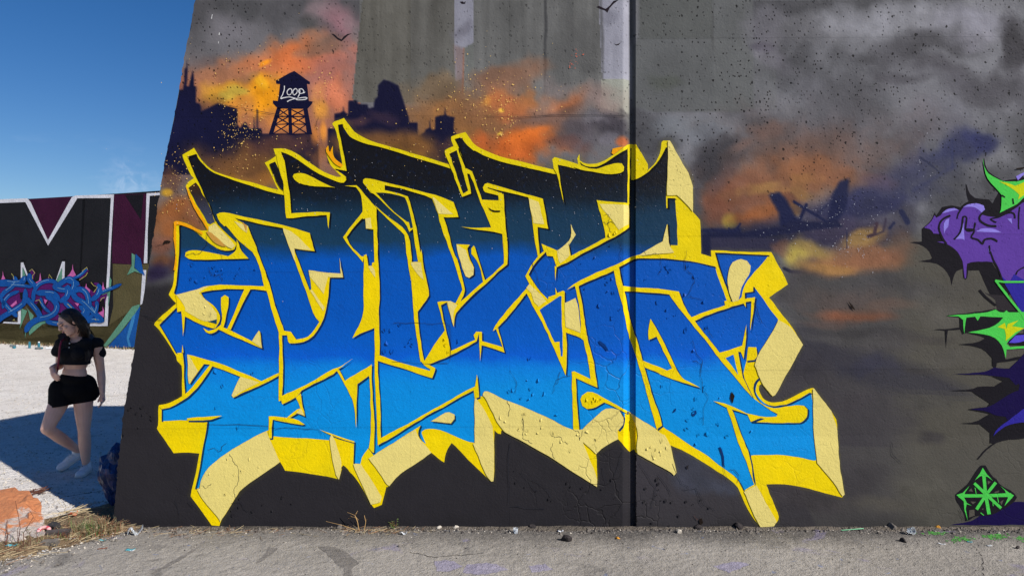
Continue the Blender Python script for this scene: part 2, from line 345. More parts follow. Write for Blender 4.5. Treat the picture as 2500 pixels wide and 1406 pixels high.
YEL = [T(s) for s in '''a 1380 780 1390 900 1405 1045 1435 1048 1600 1030 1812 1018 1832 1155 1842 985 1600 990 1453 995 1440 830 1415 680 1400 500 1350 378 1300 400
a 1470 625 1480 600 1530 586 1600 600 1700 650 b 180 722 245 742 200 735 0 722 a 1600 712 1530 695 1490 665
a 725 1075 703 1010 745 988 860 1000 1100 1060 1380 1118 1640 1195 1692 1382 1480 1352 e 1490 150 1520 230 1640 545 1605 560 1540 380 1470 200 1410 30 a 1370 1150 1200 1118 875 1045 840 1100 780 1130
a 705 1005 780 990 875 1045 1020 1130 1050 1210 e 1095 80 1115 160 1170 290 1240 500 1290 680 1385 940 1330 960 1290 830 1215 580 1200 540 1175 490 1140 320 1080 170 1000 90 900 9 a 800 1130 715 1045
e 1628 328 1700 335 f 100 345 295 365 285 205 320 402 188 400 178 560 155 700 115 850 45 975 e 1600 1050 1500 1068 1440 1070 1420 1040 1415 985 1360 985 1385 940 1450 950 1505 1030 1600 1015 1680 950 1740 850 1690 790 1640 650 1605 560 1640 540 1655 520 1640 400
e 1330 960 1385 940 1360 990 1370 1200 i 1372 100 1366 350 1490 295 1640 225 1861 90 j 260 70 330 40 425 -28 280 85 255 110 i 1861 150 1560 290 1540 320 1500 370 1362 440 1355 400 1328 408 1330 200 1335 0
i 1500 372 1545 325 1560 430 1590 562 1515 532 1440 580 1410 578 1500 500 1545 480 1530 430
i 1225 560 1290 560 1410 578 1500 592 1590 640 1560 650 1400 622 1265 592 1258 780 1228 780
e 292 580 470 528 600 490 780 473 1000 482 1185 492 1205 540 1045 520 830 516 700 530 540 555 575 620 650 665 710 730 735 800 722 860 690 915 650 922 500 855 380 795 365 960 355 790 350 742 302 750 300 660
e 742 610 780 582 820 605 820 680 795 790 780 870 765 905 830 930 1060 1045 1085 1010 1125 940 1140 960 1158 1115 1000 1050 830 985 720 930 690 960 640 972 595 955 568 912 620 945 690 925 740 880 755 800 742 700
e 985 515 1045 520 950 700 840 930 805 920 900 720
e 380 190 385 150 430 125 520 128 600 150 740 175 820 190 880 150 905 110 905 20 930 60 935 110 1020 215 800 220 550 228 430 225
i 405 -62 560 -25 800 50 930 110 1150 205 1330 125 1332 155 1200 220 860 370 850 345 945 165 800 108 655 60 575 190 480 300 385 385 250 470 145 490 120 470 200 440 345 365 430 295 530 180 635 45 575 35 430 235 412 215
i 400 582 620 562 755 556 612 605 400 605
e 340 740 372 760 368 900 362 1000 356 900
e 350 1160 358 1080 366 1160
b 520 985 545 1030 525 1045 430 1140 358 1238 f 400 80 500 190 530 195 520 250 450 170 330 10 b 318 1240 400 1130 480 1040
b 340 722 460 718 510 770 640 925 655 945 665 1240 f 668 0 680 300 692 560 685 760 690 1180 640 1180 635 915 520 960 415 1018 470 920 510 820 530 700 530 250 530 180 555 170 575 285 612 285 615 255 640 250 628 0 b 625 1160 555 1150 548 1050 525 1055 515 900 500 800 455 735
b 522 690 525 660 545 648 600 652 750 688 940 732 1120 778 1290 822 1440 880 1488 1038 1340 1040 1285 1030 1280 1000 1220 850 1130 808 940 755 745 718 745 765 860 795 975 825 1000 900 1040 1060 1080 1240 1105 1400 f 1115 120 1135 280 1165 420 1195 575 1190 600 1078 745 1090 950 1120 1150 1145 1240 1105 1255 1060 1000 1035 750 1005 440 1010 250 1082 245 1040 20 b 1025 1150 990 1180 960 1110 860 1010 640 800 600 790 560 740
b 640 915 655 945 760 1040 940 1212 f 950 60 965 200 1005 440 1020 250 1000 60 b 970 1195 900 1115 760 1020
f 640 1180 690 1182 900 1258 1195 1345 1205 1310 1250 1310 1250 1340 1220 1418 1190 1412 900 1312 670 1238 680 1406 j 700 560 705 775 1000 620 1220 500 1480 345 1650 255 1668 140 1680 200 1692 365 1650 380 1640 295 1480 380 1220 530 1000 650 800 780 672 855 668 700 650 400 640 100
f 1105 1240 1150 1300 1215 1335 1250 1325 1240 1305 1190 1285 1150 1240
b 1285 1030 1335 1040 1360 1110 1440 1400 f 1490 250 1550 510 1555 550 1500 665 1455 670 1530 530 1480 370 1440 230 1400 130 1350 0 b 1335 1220
g 285 0 325 0 325 272 200 375 0 560 f 1470 745 1455 790 1440 900 1400 760 1365 655 1305 685 1370 990 1405 1140 1655 1030 1642 985 1665 952 1720 952 1722 1045 g 280 1105 215 925 232 905 300 1155 60 1085 f 1718 1090 1702 1245 1695 1040 1690 970 1668 1048 1400 1190 1190 1275 1145 1245 1240 1090 1345 935 1310 790 1272 655 1290 648 1400 640 1480 672 1600 570 1740 440 g 207 345 290 265
f 1735 460 1700 290 1650 210 1615 170 1612 110 1635 82 1655 110 1700 270 1755 440
f 1468 65 1600 75 1575 110 1590 200 1640 300 1640 370 1600 405 1560 390 1520 280 1480 150
c 78 740 95 705 125 693 300 745 540 805 680 850 705 960 738 1155 632 1138 650 1406 g 650 170 632 190 600 0 c 585 1140 565 1000 542 835 400 800 200 760 128 738 130 750 180 765 272 795 285 850 240 850 235 820 110 790 85 770
c 45 870 60 860 240 865 238 830 285 800 300 1000 318 1200 325 1406 g 325 30 285 30 c 285 1406 278 1205 160 1182 0 1158 b 1510 1132 c 0 1142 160 1145 100 990
b 1545 560 1570 548 1625 578 1660 690 1725 860 1700 870 1650 725 1600 602 1560 596
b 1345 395 1345 365 1440 325 1480 330 1500 400 1570 560 1612 795 1525 828 1470 700 1395 505
c 790 540 830 500 845 600 905 915 880 820 830 620
c 1050 500 1100 525 1160 545 1240 545 1340 508 1430 488 1480 495 1503 530 1500 570 1460 600 1350 605 1200 578 1080 560 1000 530
c 1228 865 1558 893 1558 1138 1440 1215 1300 1290 g 1100 150 970 235 820 300 785 190 720 185 712 140 700 150 690 130 668 60 830 135 945 60 965 188 1200 60 1320 0 c 1320 1235 1290 1100 1240 910
c 1543 330 1566 320 1563 900 1543 900
g 800 290 822 290 815 350 807 430
g 635 185 690 135 702 150 600 270 540 372 640 520 735 628 738 600 812 578 808 505 825 562 885 538 903 550 912 910 918 965 925 1100 925 1250 918 1390 830 1200 700 900 600 720 520 565 235 905 178 942 215 865 350 690 505 530 545 465 505 385
g 925 530 960 500 1100 405 1395 285 1450 262 1445 298 1390 340 1150 435 1045 490 1075 640 1100 830 1130 1010 1180 1200 k 1195 0 1215 120 1235 272 1150 240 1015 175 1030 400 1048 690 992 700 985 400 975 115 1000 110 1165 192 1140 0 g 1095 1040 1060 1010 905 955 905 905 1065 965 1065 850 1040 620 1010 490
g 1395 300 1445 280 1490 490 1525 610 1555 760 1610 970 1695 1240 k 1705 60 1780 320 1861 550 1882 650 1830 690 1740 340 1640 0 g 1610 1150 1548 980 1500 740 1440 520
g 1490 490 1861 515 h 200 518 405 548 440 650 480 745 525 800 700 735 865 682 862 642 900 632 930 650 1060 622 1175 603 1160 700 1125 940 1128 750 1138 645 1075 655 1082 705 1055 668 900 705 700 775 558 838 640 950 815 1158 1035 1092 1085 875 1075 1050 1055 1220 1022 1150 995 1150 1050 1406 l 808 165 900 352 800 250 700 130 590 0 h 800 1200 480 810 300 575 0 545 g 1500 545
h 95 900 112 815 180 930 250 1060 400 1370 l 222 178 300 215 385 262 300 240 0 130 k 1861 130 1710 65 g 1690 1235 h 160 1290 285 1345 335 1320 260 1180 178 1000 100 1035
h 1100 1108 1115 1102 1185 1106 1197 1190 1170 1230 1085 1240
g 1395 285 1560 205 1680 165 d 205 1215 440 1240 440 1248 200 1245 g 1610 222 1445 298
k 1065 390 1080 345 1130 312 1200 318 1330 390 1535 515 1535 540 1500 520 1380 455 1300 418 1260 440 1200 478 1130 485 1085 455
j 258 100 285 92 345 205 470 125 612 40 608 200 625 450 642 700 630 930 605 920 580 885 598 780 602 500 588 190 578 155 468 235 462 450 455 675 438 430 340 235
j 1210 612 1340 530 1390 520 1445 545 1450 590 1410 632 1330 630
j 85 690 210 735 438 815 438 827 200 750
l 520 390 655 420 860 520 885 540 1000 545 885 592 850 522 700 472 740 590 800 730 875 918 915 1195 880 1090 820 940 760 790 700 600 650 455'''.split('\n')]
PAL = [T(s) for s in '''a 625 1130 690 1100 890 1320 860 1350 800 1330 620 1180
a 875 1080 1020 1130 1010 1195 940 1150
a 1370 1150 1480 1190 1660 1370 1480 1350 e 1495 260 1470 200 1410 30
e 1628 328 f 0 335 297 365 286 205 320 402 170 395 132 570 0 410 e 1640 390
e 1645 540 1665 530 1790 700 1775 740 1700 620
e 300 580 470 528 600 490 640 485 560 530 520 560 560 600 640 680 700 760 700 825 620 845 570 840 380 740 380 700
e 1062 1045 1125 942 1158 1112
i 405 -62 425 -50 515 110 420 238 412 210
i 945 165 1130 215 860 365 850 345
i 1550 480 1585 555 1505 528
i 1205 705 1235 780 1340 1020 1200 1115 1060 1215 940 1310 n 1185 345 1100 470 1058 540 1050 520 980 430 920 360 885 300 905 285 i 535 1240 570 1140 650 1040 850 905 1080 765
j 180 800 200 740 225 760 300 1000 305 1100 275 1195 240 1130
j 425 1040 505 1037 560 1130 n 2290 350 2280 390 2205 405 2150 290
j 580 985 740 890 1055 690 1090 790 1160 860 1215 930 1000 1070 880 1150 790 1262 760 1240 700 1140
j 1650 385 1665 375 1700 420 1780 560 1850 700 1842 1210 1820 1212 1760 1150 1700 1000 1630 840 1645 830
k 75 330 90 305 140 310 350 415 600 515 960 690 1045 690 1080 690 1200 580 1300 490 1380 478 1455 500 1495 580 1490 640 1430 710 1440 790 1300 870 1218 945 1150 870 1080 815 1150 990 1228 1170 1232 1270 1100 1190 800 1000 560 860 400 775 265 700 100 370 75 350
k 1560 530 1610 560 1830 695 l 20 705 50 715 108 822 120 900 165 1080 140 1108 100 1070 0 1015 k 1760 1010 1640 945 1630 860 1650 720 1605 600
c 545 845 640 880 660 950 700 1110 590 1100 560 950
c 1260 900 1555 912 1555 1105 1450 1160 1380 1060 1290 960
c 965 1105 1018 1210 965 1290 940 1330 g 945 60 955 180 930 215 860 260 840 230 830 140 c 940 1290 975 1215
b 1222 835 1240 840 1430 1005 1285 1000
b 548 1050 600 1045 612 1150 555 1150
f 575 290 610 287 640 330 645 400 600 340
f 1008 250 1110 250 1135 425 1100 400 1010 280
f 1468 65 1560 130 1590 230 1640 300 1640 370 1600 405 1560 390 1520 280 1480 150
f 1370 650 1405 640 1475 680 1435 750 1440 900 1400 750
g 545 465 660 570 715 640 640 700 590 640 570 560 510 510
g 905 660 1015 612 1040 700 1065 960 915 905
d 500 62 520 62 545 95 590 190 745 440 748 775 690 700 590 605 490 605 490 330 500 130
d 488 900 495 1000 510 1110 565 1190 205 1215 300 1150 440 1070
h 895 400 905 310 940 250 1030 218 1090 235 1130 290 1120 360 1060 440 1020 520 1010 600 1000 640 940 650 915 580 895 480
h 1410 830 1500 880 1560 930 1655 1085 1640 1110 1475 1406 l 1120 325 1090 340 1065 315 985 215 960 160 930 70 h 1165 1290 1200 1180 1330 980
j 1215 612 1340 532 1390 522 1443 547 1447 590 1405 628 1330 625
l 1480 270 1495 268 1530 320 1705 545 1735 1000 1785 1290 1765 1310 1650 1130 1520 985 1490 700 1480 450
m 365 310 455 262 610 540 590 575 490 580 450 510'''.split('\n')]
# ---------------------------------------------------------------- the spray-painted background: colour per wall point, in numpy
def vnoise(x, y, seed):
    r = np.random.RandomState(seed); G = r.rand(257, 257)
    xi = np.floor(x).astype(int); yi = np.floor(y).astype(int); fx = x - xi; fy = y - yi
    fx = fx * fx * (3 - 2 * fx); fy = fy * fy * (3 - 2 * fy); xi %= 256; yi %= 256
    return (G[yi, xi] * (1 - fx) + G[yi, xi + 1] * fx) * (1 - fy) + (G[yi + 1, xi] * (1 - fx) + G[yi + 1, xi + 1] * fx) * fy
def fbm(x, y, sc, seed, oc=4):
    v = 0; a = 1; t = 0
    for o in range(oc): v = v + a * vnoise(x / sc * 2 ** o + 31 * o, y / sc * 2 ** o + 17 * o, seed + o); t += a; a *= 0.55
    return v / t
def sst(a, b, v):
    t = np.clip((v - a) / (b - a), 0, 1); return t * t * (3 - 2 * t)
def inpoly(px, py, poly):
    c = np.zeros(px.shape, bool); n = len(poly)
    for i in range(n):
        x0, y0 = poly[i - 1]; x1, y1 = poly[i]
        if y0 == y1: continue
        m = ((y0 > py) != (y1 > py)); c ^= m & (px < (x1 - x0) * (py - y0) / (y1 - y0) + x0)
    return c
def segd(px, py, pts):
    d = np.full(px.shape, 1e9)
    for (x0, y0), (x1, y1) in zip(pts[:-1], pts[1:]):
        L = (x1 - x0) ** 2 + (y1 - y0) ** 2 or 1
        t = np.clip(((px - x0) * (x1 - x0) + (py - y0) * (y1 - y0)) / L, 0, 1)
        d = np.minimum(d, np.hypot(px - x0 - t * (x1 - x0), py - y0 - t * (y1 - y0)))
    return d
def paint_wall(X, Y):
    """X, Y: photograph coordinates of wall points -> sRGB colour"""
    C = np.zeros(X.shape + (3,))
    f1 = fbm(X, Y, 150, 1, 5); f2 = fbm(X, Y, 60, 9, 4); f3 = fbm(X, Y, 300, 21, 4); f4 = fbm(X, Y, 25, 33, 3); f5 = fbm(X, Y, 45, 71, 4)
    wx = X + (fbm(X, Y, 120, 50, 4) - .5) * 120; wy = Y + (fbm(X, Y, 120, 60, 4) - .5) * 90
    def over(mask, col):
        m = np.clip(mask, 0, 1)[..., None]; C[:] = C * (1 - m) + np.array(col, float) * m
    def blob(cx, cy, rx, ry, col, al=1.0, ang=0, soft=0.72, warp=1.0, nz=0.6):
        c, s = math.cos(math.radians(ang)), math.sin(math.radians(ang))
        xx = X + (wx - X) * warp - cx; yy = Y + (wy - Y) * warp - cy
        d = np.hypot((xx * c + yy * s) / rx, (-xx * s + yy * c) / ry) + (f2 - .5) * nz
        m_ = np.clip(min(1, al * 1.08) * (1 - sst(1 - soft, 1.12, d)), 0, 1)[..., None]; C[:] = C * (1 - m_) + np.clip(np.array(col, float) * (.80 + .40 * f5[..., None]), 0, 255) * m_
    def poly(pts, col, al=1.0, blur=0):
        if blur:
            m = 0
            for k in range(6):
                a = k / 6 * 6.283; m = m + inpoly(X + math.cos(a) * blur, Y + math.sin(a) * blur, pts).astype(float)
            m = (m + inpoly(X, Y, pts)) / 7
        else: m = inpoly(X, Y, pts).astype(float)
        over(m * al, col)
    def line(pts, wd, col, al=1.0, soft=3.0, nz=0.0):
        d = segd(X, Y, pts) + (f4 - .5) * nz
        over(al * (1 - sst(wd / 2 - soft / 2, wd / 2 + soft / 2, d)), col)
    L = X < 1537
    C[:] = (82, 81, 84)
    # ---- left panel sky: grey smoke
    tone = sst(.35, .65, f1)[..., None]
    C[:] = np.array((78, 77, 80)) * (1 - tone) + np.array((108, 106, 110)) * tone
    blob(800, 30, 90, 50, (140, 118, 122), .6); blob(845, 60, 60, 90, (170, 120, 130), .7, soft=1)
    blob(760, 60, 60, 30, (66, 66, 66), .7); blob(600, 10, 80, 40, (74, 74, 76), .6); blob(560, 60, 80, 40, (115, 112, 118), .6)
    # ---- fire glow behind the town
    over(sst(190, 60, np.abs(Y - 300) + (f1 - .5) * 160) * (X < 880) * .75, (176, 104, 74))
    blob(630, 165, 230, 72, (196, 116, 72), .8, -16, nz=.9); blob(720, 150, 70, 60, (214, 112, 60), .7)
    blob(800, 190, 90, 90, (186, 112, 96), .75, nz=.6); blob(530, 200, 100, 60, (168, 118, 88), .6)
    blob(870, 90, 30, 70, (120, 118, 116), .5); blob(770, 120, 60, 24, (104, 92, 84), .5, -20)
    blob(600, 262, 150, 70, (214, 140, 52), .85, nz=.7); blob(630, 240, 60, 70, (246, 160, 22), .9, nz=.6); blob(540, 235, 75, 35, (214, 156, 50), .8)
    blob(632, 210, 22, 30, (245, 182, 40), .7); blob(655, 148, 26, 12, (246, 150, 30), .8, -25); blob(600, 190, 45, 18, (128, 98, 78), .45, -30)
    blob(560, 240, 30, 22, (196, 172, 70), .7); blob(785, 260, 40, 70, (232, 158, 60), .8); blob(830, 215, 40, 60, (208, 120, 80), .6)
    blob(700, 300, 70, 50, (222, 138, 56), .85, warp=.3)
    # ---- pale grey concrete piers left unpainted, with drips
    st_ = fbm(X * 6, Y * .35, 90, 91, 4); st2_ = fbm(X * 3, Y * .2, 160, 95, 3)
    gtone = (sst(.3, .7, f3)[..., None] * 12 + (f4[..., None] - .5) * 10 + (st_[..., None] - .5) * 22 + (st2_[..., None] - .5) * 30)
    pier = (84, 84, 79)
    def pierpoly(pts, col, al=1.0):
        m = inpoly(X, Y, pts).astype(float)[..., None] * al
        C[:] = C * (1 - m) + (np.array(col, float) + gtone) * m
    pierpoly([(885, -600), (1700, -600), (1545, 320), (860, 240), (878, 60)], (99, 99, 98))
    pierpoly([(885, -600), (885, 0), (872, 120), (861, 250), (1110, 250), (1106, -600)], (88, 86, 80))
    pierpoly([(1000, -600), (1003, 250), (1106, 250), (1106, -600)], (93, 92, 89), .7)
    pierpoly([(1106, -600), (1156, -600), (1156, 105), (1136, 118), (1133, 190), (1113, 200), (1110, 140)], (130, 130, 142)); poly([(1108, 110), (1134, 120), (1130, 290), (1120, 290)], (120, 92, 82), .5, 4); poly([(1131, 118), (1135, 118), (1131, 230), (1128, 230)], (150, 84, 50), .6, 1.5)
    blob(1130, 70, 26, 40, (112, 110, 122), .6)
    pierpoly([(1133, 116), (1156, 106), (1160, 250), (1130, 330)], (104, 108, 104), .5)
    pierpoly([(1325, -600), (1330, 330), (1400, 330), (1400, -600)], (88, 88, 88), .5)
    blob(1400, 90, 60, 90, (80, 80, 80), .5); blob(1330, 60, 6, 200, (60, 60, 62), .8, warp=.1); blob(1415, 165, 40, 40, (78, 78, 78), .6)
    pierpoly([(1460, -600), (1540, -600), (1540, 196), (1470, 196), (1464, 60)], (140, 140, 152))
    pierpoly([(1468, 193), (1540, 193), (1540, 285), (1466, 262)], (138, 140, 130))
    blob(1490, 30, 40, 20, (112, 112, 124), .5)
    poly([(1463, -40), (1466, 90), (1470, 195), (1473, 195), (1475, 100), (1467, -40)], (78, 78, 80), .7, 2)
    # ---- smoky orange haze right of centre
    blob(1170, 320, 270, 105, (140, 90, 54), .85, -4, soft=.6, warp=.6, nz=.5); blob(1230, 350, 200, 50, (190, 98, 42), .6, 6, nz=.8); blob(1070, 260, 110, 60, (130, 96, 66), .7, -12)
    blob(1200, 300, 190, 85, (134, 92, 60), .9, -6, nz=.7); blob(1060, 215, 90, 34, (112, 94, 74), .8, -12); blob(1080, 300, 120, 60, (146, 100, 58), .8)
    blob(1240, 195, 110, 40, (136, 96, 74), .75, -10); blob(1390, 260, 150, 60, (140, 118, 112), .7, -10, nz=.8)
    blob(1370, 255, 60, 45, (176, 98, 54), .7, -30, soft=1); blob(1260, 262, 55, 40, (178, 104, 62), .8); blob(1290, 240, 30, 26, (172, 110, 66), .7)
    blob(1260, 355, 150, 46, (196, 98, 42), .9, 10, nz=.7); blob(1310, 325, 70, 40, (204, 104, 40), .8); blob(1200, 330, 60, 30, (186, 96, 48), .7)
    blob(1330, 285, 90, 28, (98, 78, 72), .65, -12); blob(1420, 330, 90, 45, (84, 78, 84), .85); blob(1480, 300, 55, 34, (66, 62, 70), .85); blob(1500, 262, 26, 12, (80, 76, 78), .6)
    blob(1400, 365, 60, 24, (92, 66, 64), .6); blob(1495, 332, 20, 26, (118, 114, 124), .6); blob(1520, 345, 20, 16, (196, 104, 60), .85, warp=.1); blob(1440, 300, 24, 20, (120, 116, 122), .55)
    blob(1352, 210, 40, 26, (126, 112, 110), .5); blob(1215, 255, 22, 16, (208, 140, 60), .55); blob(1225, 270, 9, 7, (245, 190, 70), .9, warp=.1, nz=0); blob(1222, 326, 9, 5, (245, 200, 70), .9, -30, warp=.1, nz=0)
    over((Y > 260) * (X > 1000) * (X < 1300) * .25 * sst(.5, .7, f2), (110, 80, 60))
    # ---- skyline
    NV = (17, 17, 46)
    def sky(s, a=1.0, b=2.0): poly(T(s), NV, a, b)
    sky('v -40 1406 60 1406 200 775 235 770 245 690 248 600 262 580 267 505 272 580 275 600 270 700 265 740 285 740 318 600 328 660 330 740 350 742 345 885 378 890 390 925 388 960 530 887 700 935 703 1070 720 1100 770 1045 805 1105 840 1105 845 985 852 1105 864 1105 866 930 880 945 880 1105 908 1105 912 1150 1350 1150 1400 1250 1400 1500 -40 1500')
    sky('w 0 1070 0 985 18 978 48 985 52 870 90 862 115 850 118 800 124 850 155 875 158 770 225 768 230 795 305 797 310 830 350 820 358 765 380 740 385 650 425 610 470 620 540 655 620 900 622 935 685 935 690 1040 740 1010 745 990 775 975 780 900 785 975 800 995 820 985 820 895 850 885 890 878 895 815 903 878 930 890 968 895 960 985 1000 1060 1000 1250 0 1250')
    # navy down the left edge, fading through brown haze under the skyline
    blob(450, 330, 110, 120, (19, 20, 52), .9, warp=.4)
    blob(610, 400, 160, 62, (112, 76, 46), .92, 4, nz=.7, warp=.6); blob(700, 355, 120, 34, (104, 66, 52), .6, warp=.6); blob(560, 425, 60, 34, (138, 92, 44), .7); blob(620, 440, 90, 30, (150, 98, 44), .7)
    blob(900, 352, 120, 44, (112, 76, 46), .9, nz=.6, warp=.5); blob(1010, 355, 90, 50, (124, 84, 46), .9, warp=.5); blob(870, 300, 60, 22, (86, 58, 58), .6); blob(1000, 400, 120, 40, (140, 94, 42), .85, 12)
    blob(940, 290, 70, 24, (66, 46, 58), .5); blob(770, 330, 14, 40, (214, 132, 60), .7, warp=.2); blob(790, 322, 12, 34, (236, 150, 60), .85, warp=.15, nz=.2); blob(1080, 330, 40, 24, (96, 64, 56), .6)
    blob(730, 420, 60, 24, (132, 88, 46), .6); blob(780, 380, 26, 30, (150, 96, 50), .5)
    # ---- left strip below the skyline
    blob(420, 440, 44, 40, (98, 66, 52), .7, warp=.5); blob(405, 468, 16, 12, (190, 146, 46), .9, warp=.2); blob(430, 510, 80, 42, (134, 82, 46), .95, warp=.6); blob(440, 560, 90, 50, (140, 86, 50), .95, warp=.5)
    blob(390, 600, 40, 34, (120, 78, 62), .8, warp=.4); blob(395, 640, 40, 22, (110, 66, 40), .7, warp=.3); blob(380, 668, 60, 34, (38, 30, 58), .85, warp=.4); blob(425, 650, 20, 30, (70, 44, 48), .6, warp=.3)
    blob(500, 520, 60, 60, (120, 80, 60), .6, warp=.4)
    # ---- black base coat under the lettering
    over(sst(672, 706, Y + (f1 - .5) * 26) * sst(1760, 1500, X), (41, 39, 43))
    # ---- right panel
    R = sst(1536, 1538, X)
    tone = sst(.34, .66, fbm(X, Y, 170, 80, 5))[..., None]
    base = np.array((72, 72, 76)) * (1 - tone) + np.array((116, 116, 122)) * tone
    base = base + (f4[..., None] - .5) * 16
    C[:] = C * (1 - R[..., None]) + base * R[..., None]
    Rm = R
    def rb(*a, **k):
        D = C.copy(); blob(*a, **k); C[:] = D * (1 - Rm[..., None]) + C * Rm[..., None]
    def rp(pts, col, al=1.0, blur=3):
        D = C.copy(); poly(pts, col, al, blur); C[:] = D * (1 - Rm[..., None]) + C * Rm[..., None]
    rp([(1538, -600), (1836, -600), (1840, 265), (1800, 275), (1600, 275), (1545, 260)], (90, 92, 92), .8)
    rp([(1560, -600), (1735, -600), (1740, 95), (1556, 95)], (80, 82, 80), .6); rp([(1735, -600), (1742, 130), (1738, 98), (1752, -600)], (60, 60, 60), .7)
    rp([(1538, -600), (1566, -600), (1560, 95), (1548, 110)], (112, 112, 118), .6); rp([(1742, 98), (1895, 98), (1895, 270), (1840, 265), (1742, 270)], (100, 102, 102), .35)
    rb(1620, 190, 70, 24, (74, 78, 70), .5); rb(1880, 60, 70, 80, (112, 110, 118), .6); rb(1868, 112, 40, 14, (70, 66, 78), .7, warp=.3)
    rb(1900, 130, 50, 60, (118, 114, 124), .5); rb(2000, 60, 120, 50, (120, 119, 124), .5); rb(2150, 50, 190, 50, (132, 132, 138), .7); rb(2350, 60, 120, 50, (128, 127, 136), .6)
    rb(2210, 110, 150, 40, (70, 69, 74), .8, -8); rb(2280, 160, 140, 34, (74, 72, 78), .7, 6); rb(2470, 110, 50, 70, (66, 64, 70), .8); rb(2080, 220, 160, 60, (82, 81, 86), .6); rb(2420, 220, 120, 70, (74, 72, 78), .7)
    rb(1960, 200, 90, 60, (102, 101, 108), .5); rb(2380, 80, 60, 24, (140, 138, 148), .6); rb(2340, 95, 30, 24, (132, 130, 140), .7); rb(2040, 300, 200, 60, (84, 82, 88), .5); rb(2300, 300, 140, 60, (98, 97, 106), .5)
    rb(1660, 305, 110, 34, (106, 110, 116), .6); rb(1600, 340, 70, 18, (66, 66, 70), .6); rb(1740, 375, 90, 60, (62, 62, 68), .85); rb(1720, 420, 50, 60, (58, 58, 66), .8)
    rb(1960, 400, 360, 190, (98, 82, 80), .75, -8, soft=1, nz=.6); rb(2250, 420, 160, 110, (70, 72, 90), .6, -20, soft=1); rb(1960, 400, 280, 120, (110, 82, 70), .8, -8, soft=1, nz=.6); rb(1880, 310, 90, 34, (104, 80, 72), .6, -14); rb(1790, 365, 60, 20, (126, 98, 88), .7, -30, warp=.3)
    rb(1930, 440, 240, 95, (128, 86, 62), .8, soft=1, nz=.7); rb(1960, 420, 100, 50, (136, 92, 62), .8); rb(1830, 500, 130, 65, (134, 84, 60), .75, soft=1); rb(1760, 520, 60, 50, (112, 70, 54), .8)
    rb(2060, 450, 70, 34, (140, 96, 64), .6); rb(2130, 440, 60, 34, (128, 88, 70), .6); rb(1850, 465, 50, 22, (140, 108, 66), .7); rb(1960, 470, 60, 24, (144, 108, 62), .6)
    rb(1783, 540, 22, 26, (168, 150, 66), .95, warp=.2, nz=.2); rb(1810, 480, 40, 20, (134, 108, 70), .5); rb(1900, 500, 50, 40, (140, 90, 62), .7); rb(1940, 515, 26, 22, (166, 136, 60), .8, warp=.2)
    rb(2140, 40, 180, 44, (140, 140, 148), .6, -5, soft=1); rb(2380, 50, 110, 40, (138, 137, 148), .7); rb(2240, 120, 210, 44, (66, 65, 70), .65, -10, soft=1); rb(2470, 90, 50, 80, (52, 50, 56), .85); rb(2340, 200, 210, 60, (72, 70, 77), .6, 5, soft=1); rb(2180, 190, 90, 24, (72, 70, 76), .6, 20)
    rb(1710, 330, 90, 22, (118, 122, 130), .6, -8); rb(1735, 395, 70, 80, (52, 52, 58), .7, soft=1); rb(2060, 250, 150, 50, (76, 75, 80), .5)
    rb(1900, 430, 170, 70, (140, 90, 62), .45, -10, soft=1, nz=1.1); rb(1800, 470, 90, 60, (112, 70, 52), .7, nz=1); rb(1880, 530, 120, 30, (150, 88, 46), .6, nz=1); rb(2040, 430, 80, 40, (132, 88, 66), .5, -15, nz=1); rb(1870, 465, 60, 26, (158, 120, 70), .55, nz=1.1); rb(1960, 440, 50, 22, (158, 112, 66), .5, nz=1.1); rb(1930, 500, 50, 26, (96, 62, 54), .5, nz=1.1); rb(1760, 440, 40, 50, (84, 66, 66), .6)
    # ruins in navy spray
    NB = (20, 26, 62)
    def rl(s, wd, al=1.0, soft=8, col=NB, nz=3):
        D = C.copy(); line(T(s), wd, col, al, soft, nz); C[:] = D * (1 - Rm[..., None]) + C * Rm[..., None]
    def rpt(s, al=1.0, blur=4, col=NB): rp(T(s), col, al, blur)
    rb(2100, 500, 220, 46, (40, 42, 74), .9, -12, warp=.7); rb(2180, 440, 160, 60, (52, 54, 84), .65, -24, warp=.5); rb(2330, 370, 130, 40, (44, 48, 84), .75, -5, nz=.7); rb(2380, 360, 60, 24, (36, 40, 84), .7)
    rb(1950, 575, 280, 46, (44, 42, 62), .9, 0, warp=.4); rb(1830, 592, 130, 28, (40, 40, 60), .9, warp=.3); rb(2080, 560, 150, 40, (56, 50, 72), .75, warp=.4); rb(2210, 540, 70, 60, (58, 56, 68), .7)
    rpt('x 610 255 685 240 730 290 790 400 830 440 820 480 740 520 690 470 680 380 640 310')
    rpt('x 1000 420 1030 260 1080 170 1145 150 1135 260 1125 340 1080 420 1000 470', .95)
    rl('x 780 305 870 360 960 415 1000 440', 7, soft=3, nz=1); rl('x 860 325 820 420', 8, soft=4); rl('x 1000 325 930 390', 6, .6)
    rpt('x 165 515 300 500 450 505 560 485 690 470 760 430 980 440 1060 420 1100 470 900 490 700 520 560 545 400 540 230 545 235 665 170 665', 1, 3, (22, 26, 58)); rpt('x 225 545 640 540 700 560 640 628 240 628', .75, 4, (44, 42, 66))
    rl('x 150 500 280 492 340 500 420 492', 10, .9); rl('x 385 505 425 450', 4, soft=2); rl('x 360 505 350 480', 4, soft=2)
    rb(2100, 620, 150, 50, (132, 92, 66), .85, -8, warp=.5); rb(1990, 612, 60, 34, (150, 126, 70), .8); rb(1945, 632, 42, 34, (178, 158, 76), .9, warp=.25, nz=.3); rb(2100, 575, 70, 24, (146, 116, 68), .8, -15, warp=.4); rb(1920, 620, 30, 24, (120, 84, 66), .6); rb(2190, 600, 80, 50, (108, 82, 68), .6)
